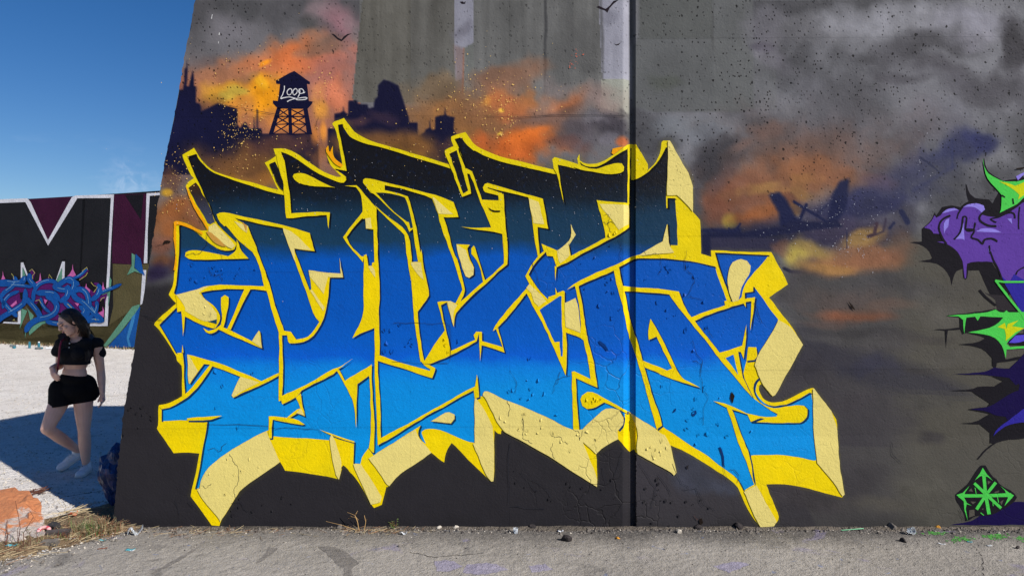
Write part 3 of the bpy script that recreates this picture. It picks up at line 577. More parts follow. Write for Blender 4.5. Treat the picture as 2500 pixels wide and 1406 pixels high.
    rl('x 715 745 760 765 830 770 900 775 980 785', 9, 1, 3, (26, 28, 52)); rl('x 850 760 868 732', 3, 1, 1.5, (26, 28, 52)); rl('x 960 785 1040 800 1150 795 1260 770 1340 745', 12, .6, 12, (44, 42, 58))
    rl('x 1270 535 1310 520 1325 450', 9, .9, 4, (56, 40, 54)); rl('x 1325 520 1370 500 1385 420', 6, .8, 4, (50, 42, 60)); rl('x 1130 500 1130 610', 3, .7, 2); rl('x 1490 370 1530 440', 13, .8, 5); rl('x 1440 445 1410 480', 7, .8, 4)
    rl('s 190 60 300 140 380 210', 5, .7, 3, (36, 40, 66)); rl('p 2325 340 2325 410', 5, .5, 5, (44, 50, 90)); rl('p 2230 465 2330 405', 10, .5, 14, (48, 52, 88))
    # below the ruins: dark mauve smoke over olive grey
    rb(1960, 700, 120, 60, (74, 70, 74), .8); rb(2080, 690, 200, 60, (70, 67, 68), .9); rb(2100, 740, 150, 50, (84, 72, 68), .8); rb(2080, 775, 80, 16, (122, 78, 60), .85, warp=.3); rb(2010, 750, 70, 30, (92, 74, 70), .6)
    ol = (80, 77, 72)
    D = C.copy(); m = (sst(640, 760, Y + (f3 - .5) * 120) * sst(2130, 2340, X + (f1 - .5) * 120))
    over(sst(640, 720, Y + (f3 - .5) * 120) * sst(1850, 2000, X), (72, 70, 70)); over(m, ol); over(sst(780, 900, Y + (f1 - .5) * 100) * sst(2300, 1900, X + (f1 - .5) * 160) * .95, (60, 57, 62)); over(sst(960, 1060, Y) * sst(2260, 1980, X) * .8, (56, 53, 58))
    over(sst(1180, 1290, Y) * .35, (50, 48, 48)); over(sst(560, 620, Y + (f1 - .5) * 60) * sst(2150, 2260, X + (f1 - .5) * 50), (80, 77, 70))
    C[:] = D * (1 - Rm[..., None]) + C * Rm[..., None]
    rp([(1880, 800), (1960, 850), (2040, 905), (2130, 945), (2220, 962), (2400, 968), (2260, 900), (2150, 870), (2060, 850), (1980, 800)], (54, 53, 62), .75, 14); rp([(1880, 900), (1990, 960), (2100, 990), (2250, 1000), (2240, 1060), (2000, 1060), (1880, 1060)], (66, 63, 66), .6, 22)
    rp([(1900, 1085), (2520, 1100), (2520, 1300), (2000, 1300)], (80, 78, 73), .35, 3); rb(2050, 1180, 120, 60, (58, 55, 58), .7); rb(2260, 1180, 120, 30, (86, 84, 77), .5); rb(2230, 830, 120, 14, (66, 62, 60), .5, -3, warp=.4); rb(2240, 905, 90, 12, (62, 59, 58), .5, warp=.4); rb(2120, 815, 170, 18, (60, 58, 60), .6, 2, warp=.4)
    rb(1940, 870, 120, 60, (52, 50, 58), .7); rb(2120, 900, 90, 30, (54, 54, 70), .6, 10); rb(2030, 980, 140, 40, (66, 62, 66), .6); rb(2150, 850, 90, 30, (74, 71, 72), .6); rb(2290, 1060, 40, 24, (58, 55, 56), .8); rb(2250, 980, 100, 24, (70, 68, 66), .6)
    rb(2080, 740, 190, 44, (88, 76, 72), .7, soft=1); rb(2090, 772, 130, 20, (128, 80, 58), .85, 2, soft=.9, warp=.35); rb(2160, 752, 100, 22, (104, 84, 74), .6, -8, warp=.4); rb(2030, 790, 90, 14, (92, 74, 68), .5, warp=.3)
    rb(2080, 645, 170, 34, (146, 98, 66), .75, -4, soft=.9, warp=.4); rb(2160, 620, 100, 34, (132, 90, 68), .7, -12, soft=1, warp=.4); rb(2020, 655, 90, 18, (160, 120, 66), .6, 4, warp=.3); rb(2200, 700, 200, 40, (70, 68, 70), .7, soft=1); rb(2300, 760, 90, 60, (88, 85, 80), .5, soft=1)
    rb(2060, 830, 180, 14, (76, 74, 74), .6, 6, warp=.3); rb(2300, 870, 120, 40, (84, 81, 77), .5, soft=1)
    rb(2150, 1230, 150, 24, (84, 80, 72), .6, warp=.8); rb(1700, 1150, 70, 50, (60, 64, 78), .6); rb(1760, 1180, 60, 26, (62, 68, 84), .5); rb(2230, 1190, 120, 40, (80, 77, 70), .6); rb(1980, 1230, 120, 40, (58, 54, 56), .7)
    over(sst(1240, 1290, Y) * .25 * sst(.4, .6, f2), (30, 29, 29))
    # soft halo of overspray round the lettering
    sel = (X > 370) & (X < 2090) & (Y > 270) & (Y < 1300); xs_, ys_ = X[sel], Y[sel]; m = 0
    for k in range(6):
        a = k / 6 * 6.283; r_ = 5 if k % 2 else 9; m = m + inpoly(xs_ + math.cos(a) * r_, ys_ + math.sin(a) * r_, SIL).astype(float)
    M_ = np.zeros(X.shape); M_[sel] = m / 6; over(M_ * .30, (150, 140, 20))
    return np.clip(C, 4, 255)

EDGE = [(-577, 1224), (-50, 485), (0, 477), (285, 425), (400, 401), (430, 397), (700, 354), (860, 327), (1010, 301), (1275, 275), (1300, 273)]
def edge_x(py):
    ys = [e[0] for e in EDGE]; xs = [e[1] for e in EDGE]
    return np.interp(py, ys, xs)

wall = empty('graffiti_wall', (0, D0, 0))
tag(wall, 'tall concrete wall covered by a huge blue and yellow graffiti piece', 'wall')
# front face
xs = np.concatenate([np.arange(268, 2512, 2.6), np.arange(2512, 3600, 24)])
for jx in (1522, 1536, 1551): xs = xs[np.abs(xs - jx) > 1.4]
xs = np.sort(np.concatenate([xs, [1522, 1536, 1551, 1551 + 0.004 / D0 * F]]))
ys = np.concatenate([np.arange(-577, -8, 8), np.arange(-8, 1300, 2.6), [1320]])
ys = np.sort(np.append(ys[np.abs(ys - 1064) > 1.3], 1064.0))
XX, YY = np.meshgrid(xs, ys)
ex = edge_x(YY) + (vnoise(YY / 9.0, YY * 0 + 3.3, 5) - .5) * 4.2 + np.maximum(0, vnoise(YY / 14.0, YY * 0 + 9.3, 15) - .8) * 22 + (vnoise(YY / 3.1, YY * 0 + 7.3, 6) - .5) * 1.6 + (vnoise(YY / 60, YY * 0 + 2.3, 8) - .5) * 4
XC = np.maximum(XX, ex)
colr = lin(paint_wall(XC, YY)) * ALB
zz = CAMH - (YY - 703) / F * D0; xx = (XC - 1250) / F * D0
bt = -np.maximum(0, ZS - zz) * 0.065
zz = np.where(bt < 0, CAMH - (YY - 703) / F * (D0 + bt), zz); xx = (XC - 1250) / F * (D0 + bt)
xx = np.where(bt < 0, xx, xx)
# keep the joint straight
for jx, JXv in zip((1522, 1536, 1551, 1551 + 0.004 / D0 * F), JX):
    k = int(np.argmin(np.abs(xs - jx))); xx[:, k] = JXv
jo = np.vectorize(joint)(xx[0])[None, :] * np.ones_like(xx)
yy = D0 - np.maximum(0, ZS - zz) * 0.065 + jo
ny, nx = XX.shape
idx = np.arange(ny * nx).reshape(ny, nx)
quads = np.stack([idx[:-1, :-1], idx[1:, :-1], idx[1:, 1:], idx[:-1, 1:]], -1).reshape(-1, 4)
deg = (XX[:-1, 1:] <= ex[:-1, 1:]) & (XX[1:, 1:] <= ex[1:, 1:])
quads = quads[~deg.reshape(-1)]
co = np.stack([xx, yy, zz], -1).reshape(-1, 3)
me = bpy.data.meshes.new('concrete_face'); me.vertices.add(len(co)); me.vertices.foreach_set('co', co.ravel())
me.loops.add(len(quads) * 4); me.polygons.add(len(quads))
me.loops.foreach_set('vertex_index', quads.ravel().astype(np.int32)); me.polygons.foreach_set('loop_start', np.arange(0, len(quads) * 4, 4, dtype=np.int32))
me.update(calc_edges=True)
ca = me.color_attributes.new('paint', 'FLOAT_COLOR', 'POINT')
ca.data.foreach_set('color', np.concatenate([colr.reshape(-1, 3), np.ones((len(co), 1))], 1).ravel())
def face_colour(nt, P):
    a = N(nt, 'Attribute', attribute_name='paint'); return a.outputs['Color']
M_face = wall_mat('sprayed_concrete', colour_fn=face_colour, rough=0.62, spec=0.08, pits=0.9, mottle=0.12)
link('concrete_face', me, M_face, wall)
# body of the block behind the face
M_conc = flat_mat('bare_concrete', K(120, 114, 104), rough=0.85, nscale=6, mottle=0.35, bump=0.01, bscale=18)
lv = [xat(edge_x(p)) for p in (-520, 0, 285, 700, 1010, 1290)]; lz = [zat(p) for p in (-520, 0, 285, 700, 1010)] + [-0.02]
lyo = [D0 + batter(z) for z in lz]
V = []; Fc = []
yr = random.Random(3)
rows = []
steps = 70
for i in range(steps + 1):
    py = -577 + (1318 + 577) * i / steps
    z = zat(py); jx = float(edge_x(py))
    row = []
    for j in range(9):
        t = j / 8.0
        dx = 0.0 if j == 0 else (yr.uniform(-0.03, 0.01) - (0.05 if (2 < j < 6 and yr.random() < .12) else 0))
        bb = batter(z) * (1 - t)
        px_ = (jx - 1250) / F * (D0 + batter(z))
        row.append((px_ + dx + t * 0.05, D0 + bb + 0.003 + t * 0.4, z))
    rows.append(row)
for r in rows: V += r
for i in range(steps):
    for j in range(8):
        a = i * 9 + j; Fc.append((a, a + 1, a + 10, a + 9))
n0 = len(V); tz = rows[0][0][2]; xr = xat(3590)
V += [(rows[0][0][0], D0 + 0.003, tz), (xr, D0 + 0.003, tz), (xr, D0 + 0.4, tz), (rows[0][-1][0], D0 + 0.4, tz)]
Fc.append((n0, n0 + 1, n0 + 2, n0 + 3))
V += [(xr, D0 + 0.4, -0.1), (rows[-1][-1][0], D0 + 0.4, -0.1), (xr, D0 - 0.04, -0.1)]
Fc.append((n0 + 3, n0 + 2, n0 + 4, n0 + 5)); Fc.append((n0 + 1, n0 + 6, n0 + 4, n0 + 2))
link('wall_body', pymesh('wall_body', V, Fc), M_conc, wall)

# ---- letter fill: black fading through teal into two blues, banded by height
GR = [(280, (17, 15, 17)), (445, (16, 17, 24)), (478, (15, 26, 38)), (520, (19, 50, 74)), (592, (20, 56, 84)), (612, (6, 66, 128)), (634, (0, 80, 174)), (760, (0, 82, 178)), (835, (0, 88, 188)),
      (868, (2, 90, 200)), (897, (4, 124, 214)), (940, (4, 136, 217)), (1060, (2, 140, 216)), (1230, (2, 138, 208))]
def fill_colour(nt, P):
    sp = N(nt, 'SeparateXYZ'); nt.links.new(P, sp.inputs[0])
    nn = noise(nt, P, 2.2, 3, 0.5); nn2 = noise(nt, P, 11, 3, 0.6)
    z = math_n(nt, 'MULTIPLY_ADD', math_n(nt, 'SUBTRACT', nn.outputs[0], 0.5), 0.16, sp.outputs[2])
    z = math_n(nt, 'MULTIPLY_ADD', math_n(nt, 'SUBTRACT', nn2.outputs[0], 0.5), 0.05, z)
    z = math_n(nt, 'MULTIPLY_ADD', sp.outputs[0], -0.005, z)
    z0, z1 = zat(1240), zat(270)
    t = N(nt, 'MapRange'); nt.links.new(z, t.inputs[0]); t.inputs[1].default_value = z0; t.inputs[2].default_value = z1
    st = [((zat(p) - z0) / (z1 - z0), K(*c)) for p, c in GR][::-1]
    c = ramp(nt, t.outputs[0], st)
    m = noise(nt, P, 26, 3, 0.6)
    return mixc(nt, ramp(nt, m.outputs[0], [(0.55, 0.0), (0.75, 0.16)]), c, K(10, 60, 120))
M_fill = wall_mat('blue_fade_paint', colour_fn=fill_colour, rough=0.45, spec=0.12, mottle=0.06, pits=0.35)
def yel_colour(nt, P):
    a = noise(nt, P, 3.5, 4, 0.6); b2 = noise(nt, P, 30, 3, 0.6); sp = N(nt, 'SeparateXYZ'); nt.links.new(P, sp.inputs[0])
    c = mixc(nt, ramp(nt, a.outputs[0], [(0.35, 0.0), (0.7, 1.0)]), K(242, 210, 0), K(228, 204, 8))
    c = mixc(nt, ramp(nt, math_n(nt, 'DIVIDE', sp.outputs[2], 4.0), [(0.45, 0.0), (0.7, 0.65)]), c, K(212, 196, 14))
    return mixc(nt, ramp(nt, b2.outputs[0], [(0.58, 0.0), (0.75, 0.25)]), c, K(190, 176, 30))
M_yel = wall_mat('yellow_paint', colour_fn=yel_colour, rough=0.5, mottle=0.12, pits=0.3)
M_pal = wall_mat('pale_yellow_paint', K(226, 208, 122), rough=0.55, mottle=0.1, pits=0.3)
def dark_colour(nt, P):
    sp = N(nt, 'SeparateXYZ'); nt.links.new(P, sp.inputs[0])
    t = N(nt, 'MapRange'); nt.links.new(sp.outputs[2], t.inputs[0]); t.inputs[1].default_value = zat(1200); t.inputs[2].default_value = zat(450)
    return ramp(nt, t.outputs[0], [(0.0, K(6, 58, 84)), (0.5, K(6, 42, 92)), (0.85, K(10, 16, 26)), (1.0, K(8, 8, 10))])
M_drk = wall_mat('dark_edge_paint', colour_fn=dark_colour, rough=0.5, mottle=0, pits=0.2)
lt = empty('lettering', (0, D0, 0)); lt.parent = wall; lt.matrix_parent_inverse = parent_inv(wall)
def sh(name, polys, layer, mat, parent=None, **k): return sheet(name, polys, layer, mat, parent or lt, **k)
sh('letter_outline', [SIL], 1, M_yel)
for c_ in CELLS: sh('letter_fill', [c_], 2, M_fill)
# dark drop edge: swept edges of the cells, and copies of the yellow strokes shifted down to the right
dq = []
DX, DY = 4.0, 3.6
for c_ in CELLS:
    c_ = chaikin(c_); ar = sum(a[0] * b[1] - b[0] * a[1] for a, b in zip(c_, c_[1:] + c_[:1]))
    for a, b in zip(c_, c_[1:] + c_[:1]):
        nxn, nyn = (b[1] - a[1]), -(b[0] - a[0])
        if ar < 0: nxn, nyn = -nxn, -nyn
        if nxn * DX + nyn * DY < 0 and math.hypot(nxn, nyn) > 1.0:
            dq.append([a, b, (b[0] + DX, b[1] + DY), (a[0] + DX, a[1] + DY)])
sh('letter_edge', dq, 3, M_drk, rnd=False)
sh('letter_edge', [[(x + DX, y + DY) for x, y in chaikin(p)] for p in YEL], 4, M_drk, rnd=False)
sh('letter_stroke', YEL, 5, M_yel)
sh('letter_fill', TOPCELLS, 6, M_fill)
sh('letter_block', PAL, 7, M_pal)
# ---------------------------------------------------------------- other painted figures on the near wall
PM = {}
def pm(r, g, b, **k):
    key = (r, g, b)
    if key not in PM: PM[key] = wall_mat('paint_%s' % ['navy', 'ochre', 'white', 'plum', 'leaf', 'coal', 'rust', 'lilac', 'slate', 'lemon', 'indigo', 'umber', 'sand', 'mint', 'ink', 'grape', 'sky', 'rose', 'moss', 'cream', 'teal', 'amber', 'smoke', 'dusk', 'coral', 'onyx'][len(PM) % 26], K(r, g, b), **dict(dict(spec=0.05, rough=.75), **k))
    return PM[key]
def part(name, parent=wall):
    o = empty(name, (0, D0, 0)); o.parent = parent; o.matrix_parent_inverse = parent_inv(parent); return o
def rib(s, wd, sm=0):
    p = T(s) if isinstance(s, str) else s
    if sm: p = smooth_pts(p, sm)
    return ribbon(p, wd)
NAVY = pm(17, 17, 46)
tw = part('water_tower')
sh('tank', [T('v 1040 718 1033 692 1187 613 1327 703 1325 724 1300 722 1314 872 1347 876 1338 898 1300 938 1050 938 1003 892 1003 868 1048 872 1070 722 1052 722')], 1, NAVY, tw)
legs = [T('v 1040 930 1078 930 1010 1158 974 1158'), T('v 1266 930 1300 930 1348 1158 1304 1158'), T('v 1140 930 1168 930 1172 1158 1140 1158')]
for (xa, xb, ya, yb, xc, xd) in ((1062, 1142, 945, 1000, 1046, 1142), (1168, 1272, 945, 1000, 1168, 1280), (1046, 1142, 1004, 1064, 1030, 1142), (1168, 1280, 1004, 1064, 1168, 1292), (1030, 1142, 1068, 1150, 1010, 1142), (1170, 1292, 1068, 1150, 1170, 1304)):
    legs += [rib('v %d %d %d %d' % (xa, ya, xd, yb), 2.6), rib('v %d %d %d %d' % (xb, ya, xc, yb), 2.6), rib('v %d %d %d %d' % (xc, yb + 2, xd, yb + 2), 2.4)]
sh('tower_frame', legs, 1, NAVY, tw, rnd=False)
WH = pm(214, 214, 216)
def ell(t, cx, cy, rx, ry, ang=0, n=14, a0=0, a1=360):
    o = []
    for i in range(n + 1):
        a = math.radians(a0 + (a1 - a0) * i / n); x = rx * math.cos(a); y = ry * math.sin(a); c, s_ = math.cos(math.radians(ang)), math.sin(math.radians(ang))
        tx = TL[t]; o.append((tx[0] + (cx + x * c - y * s_) / tx[2], tx[1] + (cy + x * s_ + y * c) / tx[2]))
    return o
sh('tank_lettering', [rib('v 1106 738 1107 765 1094 812 1076 850 1100 842 1140 834 1178 838 1200 848 1165 858 1130 874', 2.2, 3), ribbon(ell('v', 1150, 788, 18, 27, 18), 2.0), ribbon(ell('v', 1195, 788, 18, 27, 18), 2.0),
    ribbon(ell('v', 1248, 784, 22, 22, 0), 2.0), rib('v 1228 762 1238 790 1222 835', 2.0, 2), rib('v 1258 802 1272 800 1280 790', 1.6, 2), ribbon(ell('v', 1252, 850, 48, 10, -3), 2.0), rib('v 1200 840 1180 850', 2)], 2, WH, tw, rnd=False)
INK = pm(34, 28, 34)
for s_ in ('v 1505 297 1530 298 1565 330 1590 345 1610 318 1645 298 1685 293 1650 308 1615 340 1592 360 1560 345 1530 318', 'w 1010 15 1030 10 1040 20 1055 8 1050 30 1025 32', 'w 2050 55 2070 48 2120 70 2150 45 2180 10 2225 -5 2180 30 2150 65 2135 98 2115 80 2080 68',
           'w 2185 332 2205 338 2215 335 2238 325 2220 345 2205 346', 'v 1515 430 1525 435 1528 452 1520 448'):
    sh('bird', [T(s_)], 1, INK, wall, rnd=False)
# embers: specks of yellow and white spray in loose swarms
er = random.Random(5); em = [[], [], []]
for cx, cy, sx, sy, n, kd in ((575, 320, 22, 34, 90, 0), (610, 320, 26, 14, 50, 0), (572, 370, 30, 34, 40, 0), (430, 430, 18, 34, 70, 0), (440, 490, 24, 22, 40, 0), (790, 200, 14, 26, 26, 0), (650, 180, 90, 60, 60, 0), (700, 390, 60, 40, 40, 0),
        (920, 290, 60, 20, 16, 0), (1150, 250, 60, 36, 110, 0), (1200, 200, 60, 50, 50, 0), (1225, 270, 30, 18, 40, 0), (1222, 326, 12, 8, 22, 0), (1300, 220, 60, 40, 24, 0), (1415, 142, 12, 14, 14, 1), (1397, 162, 5, 7, 8, 1), (1100, 380, 160, 30, 40, 0),
        (2080, 600, 40, 26, 110, 2), (2060, 510, 80, 24, 80, 2), (1930, 575, 60, 22, 30, 2), (1150, 440, 300, 40, 50, 2), (700, 470, 200, 40, 40, 2), (900, 560, 260, 60, 60, 2), (1290, 520, 170, 60, 50, 2), (2240, 420, 50, 40, 30, 2), (1650, 450, 60, 60, 12, 2)):
    for _ in range(n):
        x, y = er.gauss(cx, sx), er.gauss(cy, sy); r = er.choice((.6, .8, 1.0, 1.5)) * (1 if kd < 2 else .75); a = er.random() * 6
        em[kd].append([(x + r * math.cos(a + k * 1.57) * er.uniform(.7, 1.3), y + r * math.sin(a + k * 1.57)) for k in range(4)])
for e_, c_ in zip(em, (pm(238, 196, 110), pm(220, 96, 60), pm(176, 178, 190))):
    tag(sh('ember_specks', e_, 8, c_, wall, rnd=False), kind='stuff')
sh('paint_scratch', [T('v 483 125 489 125 484 168 477 166'), T('v 546 280 552 282 550 304 542 302'), T('v 541 355 545 356 540 374 536 373')], 1, pm(200, 200, 200), wall, rnd=False)
# brown ghost block at the far left of the piece
def ghost(nt, P):
    sp = N(nt, 'SeparateXYZ'); nt.links.new(P, sp.inputs[0])
    t = N(nt, 'MapRange'); nt.links.new(sp.outputs[2], t.inputs[0]); t.inputs[1].default_value = zat(548); t.inputs[2].default_value = zat(450)
    return ramp(nt, t.outputs[0], [(0.0, K(62, 70, 96)), (0.45, K(50, 52, 66)), (0.75, K(46, 34, 32)), (1.0, K(58, 36, 22))])
sh('letter_block', [T('a 415 740 490 688 530 740 560 800 595 850 650 970 682 1085 640 1105 612 1095 560 1000 480 870')], 4, wall_mat('ghost_block_paint', colour_fn=ghost, mottle=.1), lt)
sh('letter_block', [T('a 596 1178 640 1182 700 1230 800 1332 740 1330 680 1295 640 1240'), T('a 960 1085 1012 1130 1005 1190')], 8, pm(196, 146, 66), lt)
sh('letter_block', [T('e 618 845 700 826 700 872')], 8, pm(24, 66, 92), lt)
sh('letter_stroke', [T('c 135 935 180 965 260 968 255 985 190 985 150 960')], 8, pm(30, 24, 14), lt)
sh('letter_stroke', [T('c 1390 345 1440 335 1500 325 1400 400 1380 390'), T('b 150 345 172 318 178 370 190 380 215 325 215 400 240 450 290 490 320 510 300 530 240 500 200 450 160 392'), T('e 270 0 292 0 290 200 300 250 290 330 272 330 288 180'), T('a 270 1090 292 1078 330 1078 440 1120 560 1190 560 1215 430 1150 330 1115 296 1120 290 1300 276 1300'), T('a 385 725 400 740 470 880 625 1150 612 1165 540 1060 450 900')], 8, pm(236, 160, 14), lt)
# ---- the violet and green piece at the right edge
vp_ = part('violet_piece')
BK = pm(26, 24, 30); VI = pm(92, 60, 152); LV = pm(138, 124, 214); GN = pm(74, 196, 78); YG = pm(196, 204, 20); DP = pm(22, 12, 64); BL = pm(46, 40, 146); DG = pm(46, 42, 46)
def vs_(n, L, ly, m, **k): return sh(n, L, ly, m, vp_, **k)
vs_('shadow', [T('s 635 320 648 330 665 400 720 452 860 470 900 510 880 620 700 560 660 480 640 420'), T('s 200 755 290 690 335 595 345 630 400 545 480 522 580 545 640 492 740 472 850 488 890 520 960 400 985 430 1000 580 1205 440 p 2560 420 2560 520 s 1205 900 200 900'),
    T('s 80 890 215 880 260 790 300 770 380 830 430 890 500 930 580 1010 612 1090 605 1150 540 1170 512 1220 495 1310 470 1210 400 1130 330 1095 165 1078 290 1060 305 1045 270 970 200 920'),
    T('s 600 1080 880 1076 960 1200 1090 1406 870 1406 820 1290 765 1160 660 1165 650 1235 630 1256 608 1235'), T('s 815 60 800 120 812 220 850 310 950 400 985 440 990 580 950 605 1205 520 p 2560 470 2560 400 s 1205 265 1180 220 1130 270 1000 290 870 215 830 150')], 1, BK)
vs_('shadow', [T('t 700 0 840 0 960 200 790 205 770 110 640 20 700 60 740 60')], 1, DG)
vs_('shape', [T('s 222 745 290 700 330 628 345 655 385 630 410 590 460 557 520 550 570 578 545 650 600 560 660 514 740 506 800 528 820 572 785 620 860 640 1000 640 1120 560 1205 490 p 2560 470 2560 900 2500 900 s 1205 1320 1100 1330 980 1230 930 1110 880 1080 700 1082 650 1100 632 1240 620 1240 612 1100 570 1000 500 930 430 900 350 885 430 880 380 810 320 802 290 765')], 2, VI)
vs_('shape', [T('s 935 1105 960 1200 1060 1290 1110 1200 1205 1260 p 2560 700 2560 880 t 1004 420 990 230 860 0 840 -40')], 3, BL)
vs_('line', [rib(q, w_, 3) for q, w_ in (('s 545 665 560 600 610 540', 3.5), ('s 440 905 395 830 372 760 385 700 430 650 480 628', 4.5), ('s 515 862 575 790 592 720 605 645 640 655 630 750 655 775 710 765 725 700', 4.5), ('s 640 760 720 770 690 840 750 865 795 905 815 862 880 852 945 880', 4.5),
    ('s 840 560 775 630 775 680 850 728 930 735', 5), ('s 930 700 870 665 960 640 1060 600 1110 615 1115 660', 4), ('s 1160 540 1150 650 1155 760', 3), ('s 875 980 900 1060 940 1130 980 1230', 4), ('s 1205 1130 1150 1160 1125 1205', 3), ('s 860 920 872 1000', 4))], 4, BK, rnd=False)
vs_('highlight', [T('s 400 605 450 562 520 552 555 570 480 585 430 600'), T('s 610 548 670 512 750 508 805 530 818 575 790 605 750 560 690 540'), T('s 415 720 440 670 468 655 462 740 430 775 422 810'), T('s 605 700 622 865 590 850 515 860 575 800'), T('s 735 780 800 752 900 758 985 795 850 795'), T('s 1040 665 1085 660 1090 715 1070 690'), T('s 852 945 870 950 868 1000 856 985'), T('s 1125 250 1205 205 1205 225 1140 285')], 3, LV)
vs_('shape', [T('s 800 60 815 170 862 232 1000 298 1100 302 1205 280 p 2560 420 2560 450 s 1205 440 1150 500 1080 545 960 602 980 560 985 430 950 390 850 290 815 200'),
    T('t 370 235 500 225 680 210 770 188 800 208 840 210 858 192 875 205 960 205 p 2560 760 2560 800 t 1004 330 950 380 890 430 860 465 890 490 1004 480 1004 500 860 510 852 580 830 500 780 430 700 390 545 375 690 345 790 300 832 248 640 240 620 275 600 240 530 250 512 388 505 270 470 240')], 6, GN)
vs_('shape', [T('s 960 295 1060 320 1110 340 1205 300 1205 420 1140 470 1150 420 1090 370 1050 345'), T('t 785 325 845 290 860 345 870 300 950 275 900 320 1004 340 940 370 905 400 850 445 855 400 845 345')], 7, YG)
vs_('line', [rib('s 915 1262 1000 1275 1205 1276', 5), rib('s 918 1260 1035 1406', 5), rib('t 790 -20 900 120 985 225 1004 270', 5)], 7, GN, rnd=False)
vs_('line', [rib('s 985 430 1015 450', 3), rib('s 1090 460 1095 515', 3)], 8, BK, rnd=False)
vs_('shadow', [T('t 480 225 840 225 800 305 690 350 545 375 500 388 485 350 380 352 374 400 366 512 362 400 358 358 270 350 480 333'), T('t 365 232 500 218 760 182 800 195 960 190 1004 220 1004 260 480 250'), T('t 530 380 700 395 780 440 830 510 852 590 1004 560 1004 590 955 595 780 618 780 640 770 665 745 640 740 580 680 510 600 482 465 470 620 455 690 420 640 400'),
    T('t 740 730 900 740 p 2560 900 2560 1060 t 1004 1240 850 1248 760 1275 722 1275 725 1190 640 1120 480 1112 600 1105 720 1040 540 1002 700 980 720 950 620 880 580 850 390 847 570 835 640 808 760 815 830 770'), rib('t 775 1268 700 1320 625 1406', 3.5, 3), rib('t 640 30 700 100 775 155', 5), T('t 880 450 930 385 p 2560 810 2560 850 t 1004 475 890 475')], 4, BK)
vs_('shape', [T('t 1004 540 955 600 945 680 930 740 965 800 950 880 940 940 1004 1010 p 2560 1000 2560 860'), T('t 950 600 1004 560 p 2560 860 2560 930 t 1004 770 930 800 880 745 740 724 540 716 400 715 600 705 700 690 760 655 880 670'), T('t 1004 830 900 860 780 940 700 985 560 1002 700 1015 760 1050 850 1060 870 1090 1004 1000 p 2560 990 2560 940')], 5, DP)
vs_('shape', [T('t 748 1215 780 1160 850 1110 940 1040 1004 990 p 2560 980 2560 1030 t 1004 1100 900 1115 830 1150')], 6, BL)
vs_('highlight', [T('t 878 458 935 398 1004 392 1004 440 940 458')], 7, pm(84, 72, 200))
vs_('shape', [T('u 290 1262 600 1215 700 1190 850 1080 1000 1000 1280 930 1400 845 1628 832 p 2620 1240 2620 1282 u 1628 1262 1000 1268 400 1268')], 1, DP)
# ---- green compass emblem
ce = part('compass_emblem')
sh('shadow', [T('u 870 178 930 190 1050 390 1130 428 1190 540 1440 680 1490 760 1440 850 1300 950 1180 1010 1000 1090 850 1090 740 1110 660 1180 560 1195 545 1060 470 920 400 830 385 720 520 610 640 500 760 290 830 195')], 2, BK, ce)
sh('backing', [T('u 960 460 1020 480 965 530'), T('u 620 655 670 600 700 660'), T('u 660 830 750 835 700 880'), T('u 1100 665 1180 640 1170 680 1090 690'), T('u 1190 850 1260 810 1220 900'), T('u 640 990 735 985 740 1090 640 1130'), T('u 850 970 885 950 880 990')], 3, pm(84, 80, 72), ce, rnd=False)
sh('arrow', [rib('u 895 340 925 700 988 1062', 8.2), rib('u 450 737 900 735 1390 720', 8.2), rib('u 722 512 925 700 1212 958', 7), rib('u 1118 492 940 710 768 978', 7.5),
    T('u 880 222 945 330 1062 462 960 392 880 372 835 382 733 462 830 320'), T('u 408 725 520 682 642 556 560 680 545 760 600 860 682 908 592 882 575 960 612 1192 548 970 538 835'), T('u 1437 725 1350 682 1198 556 1280 645 1310 740 1335 770 1278 912 1400 775'),
    rib('u 735 590 755 700', 1.6), rib('u 1150 760 1165 858', 1.8), rib('u 1060 850 1068 920', 1.8), rib('u 835 1040 900 1085', 2)], 4, GN, ce, rnd=False)
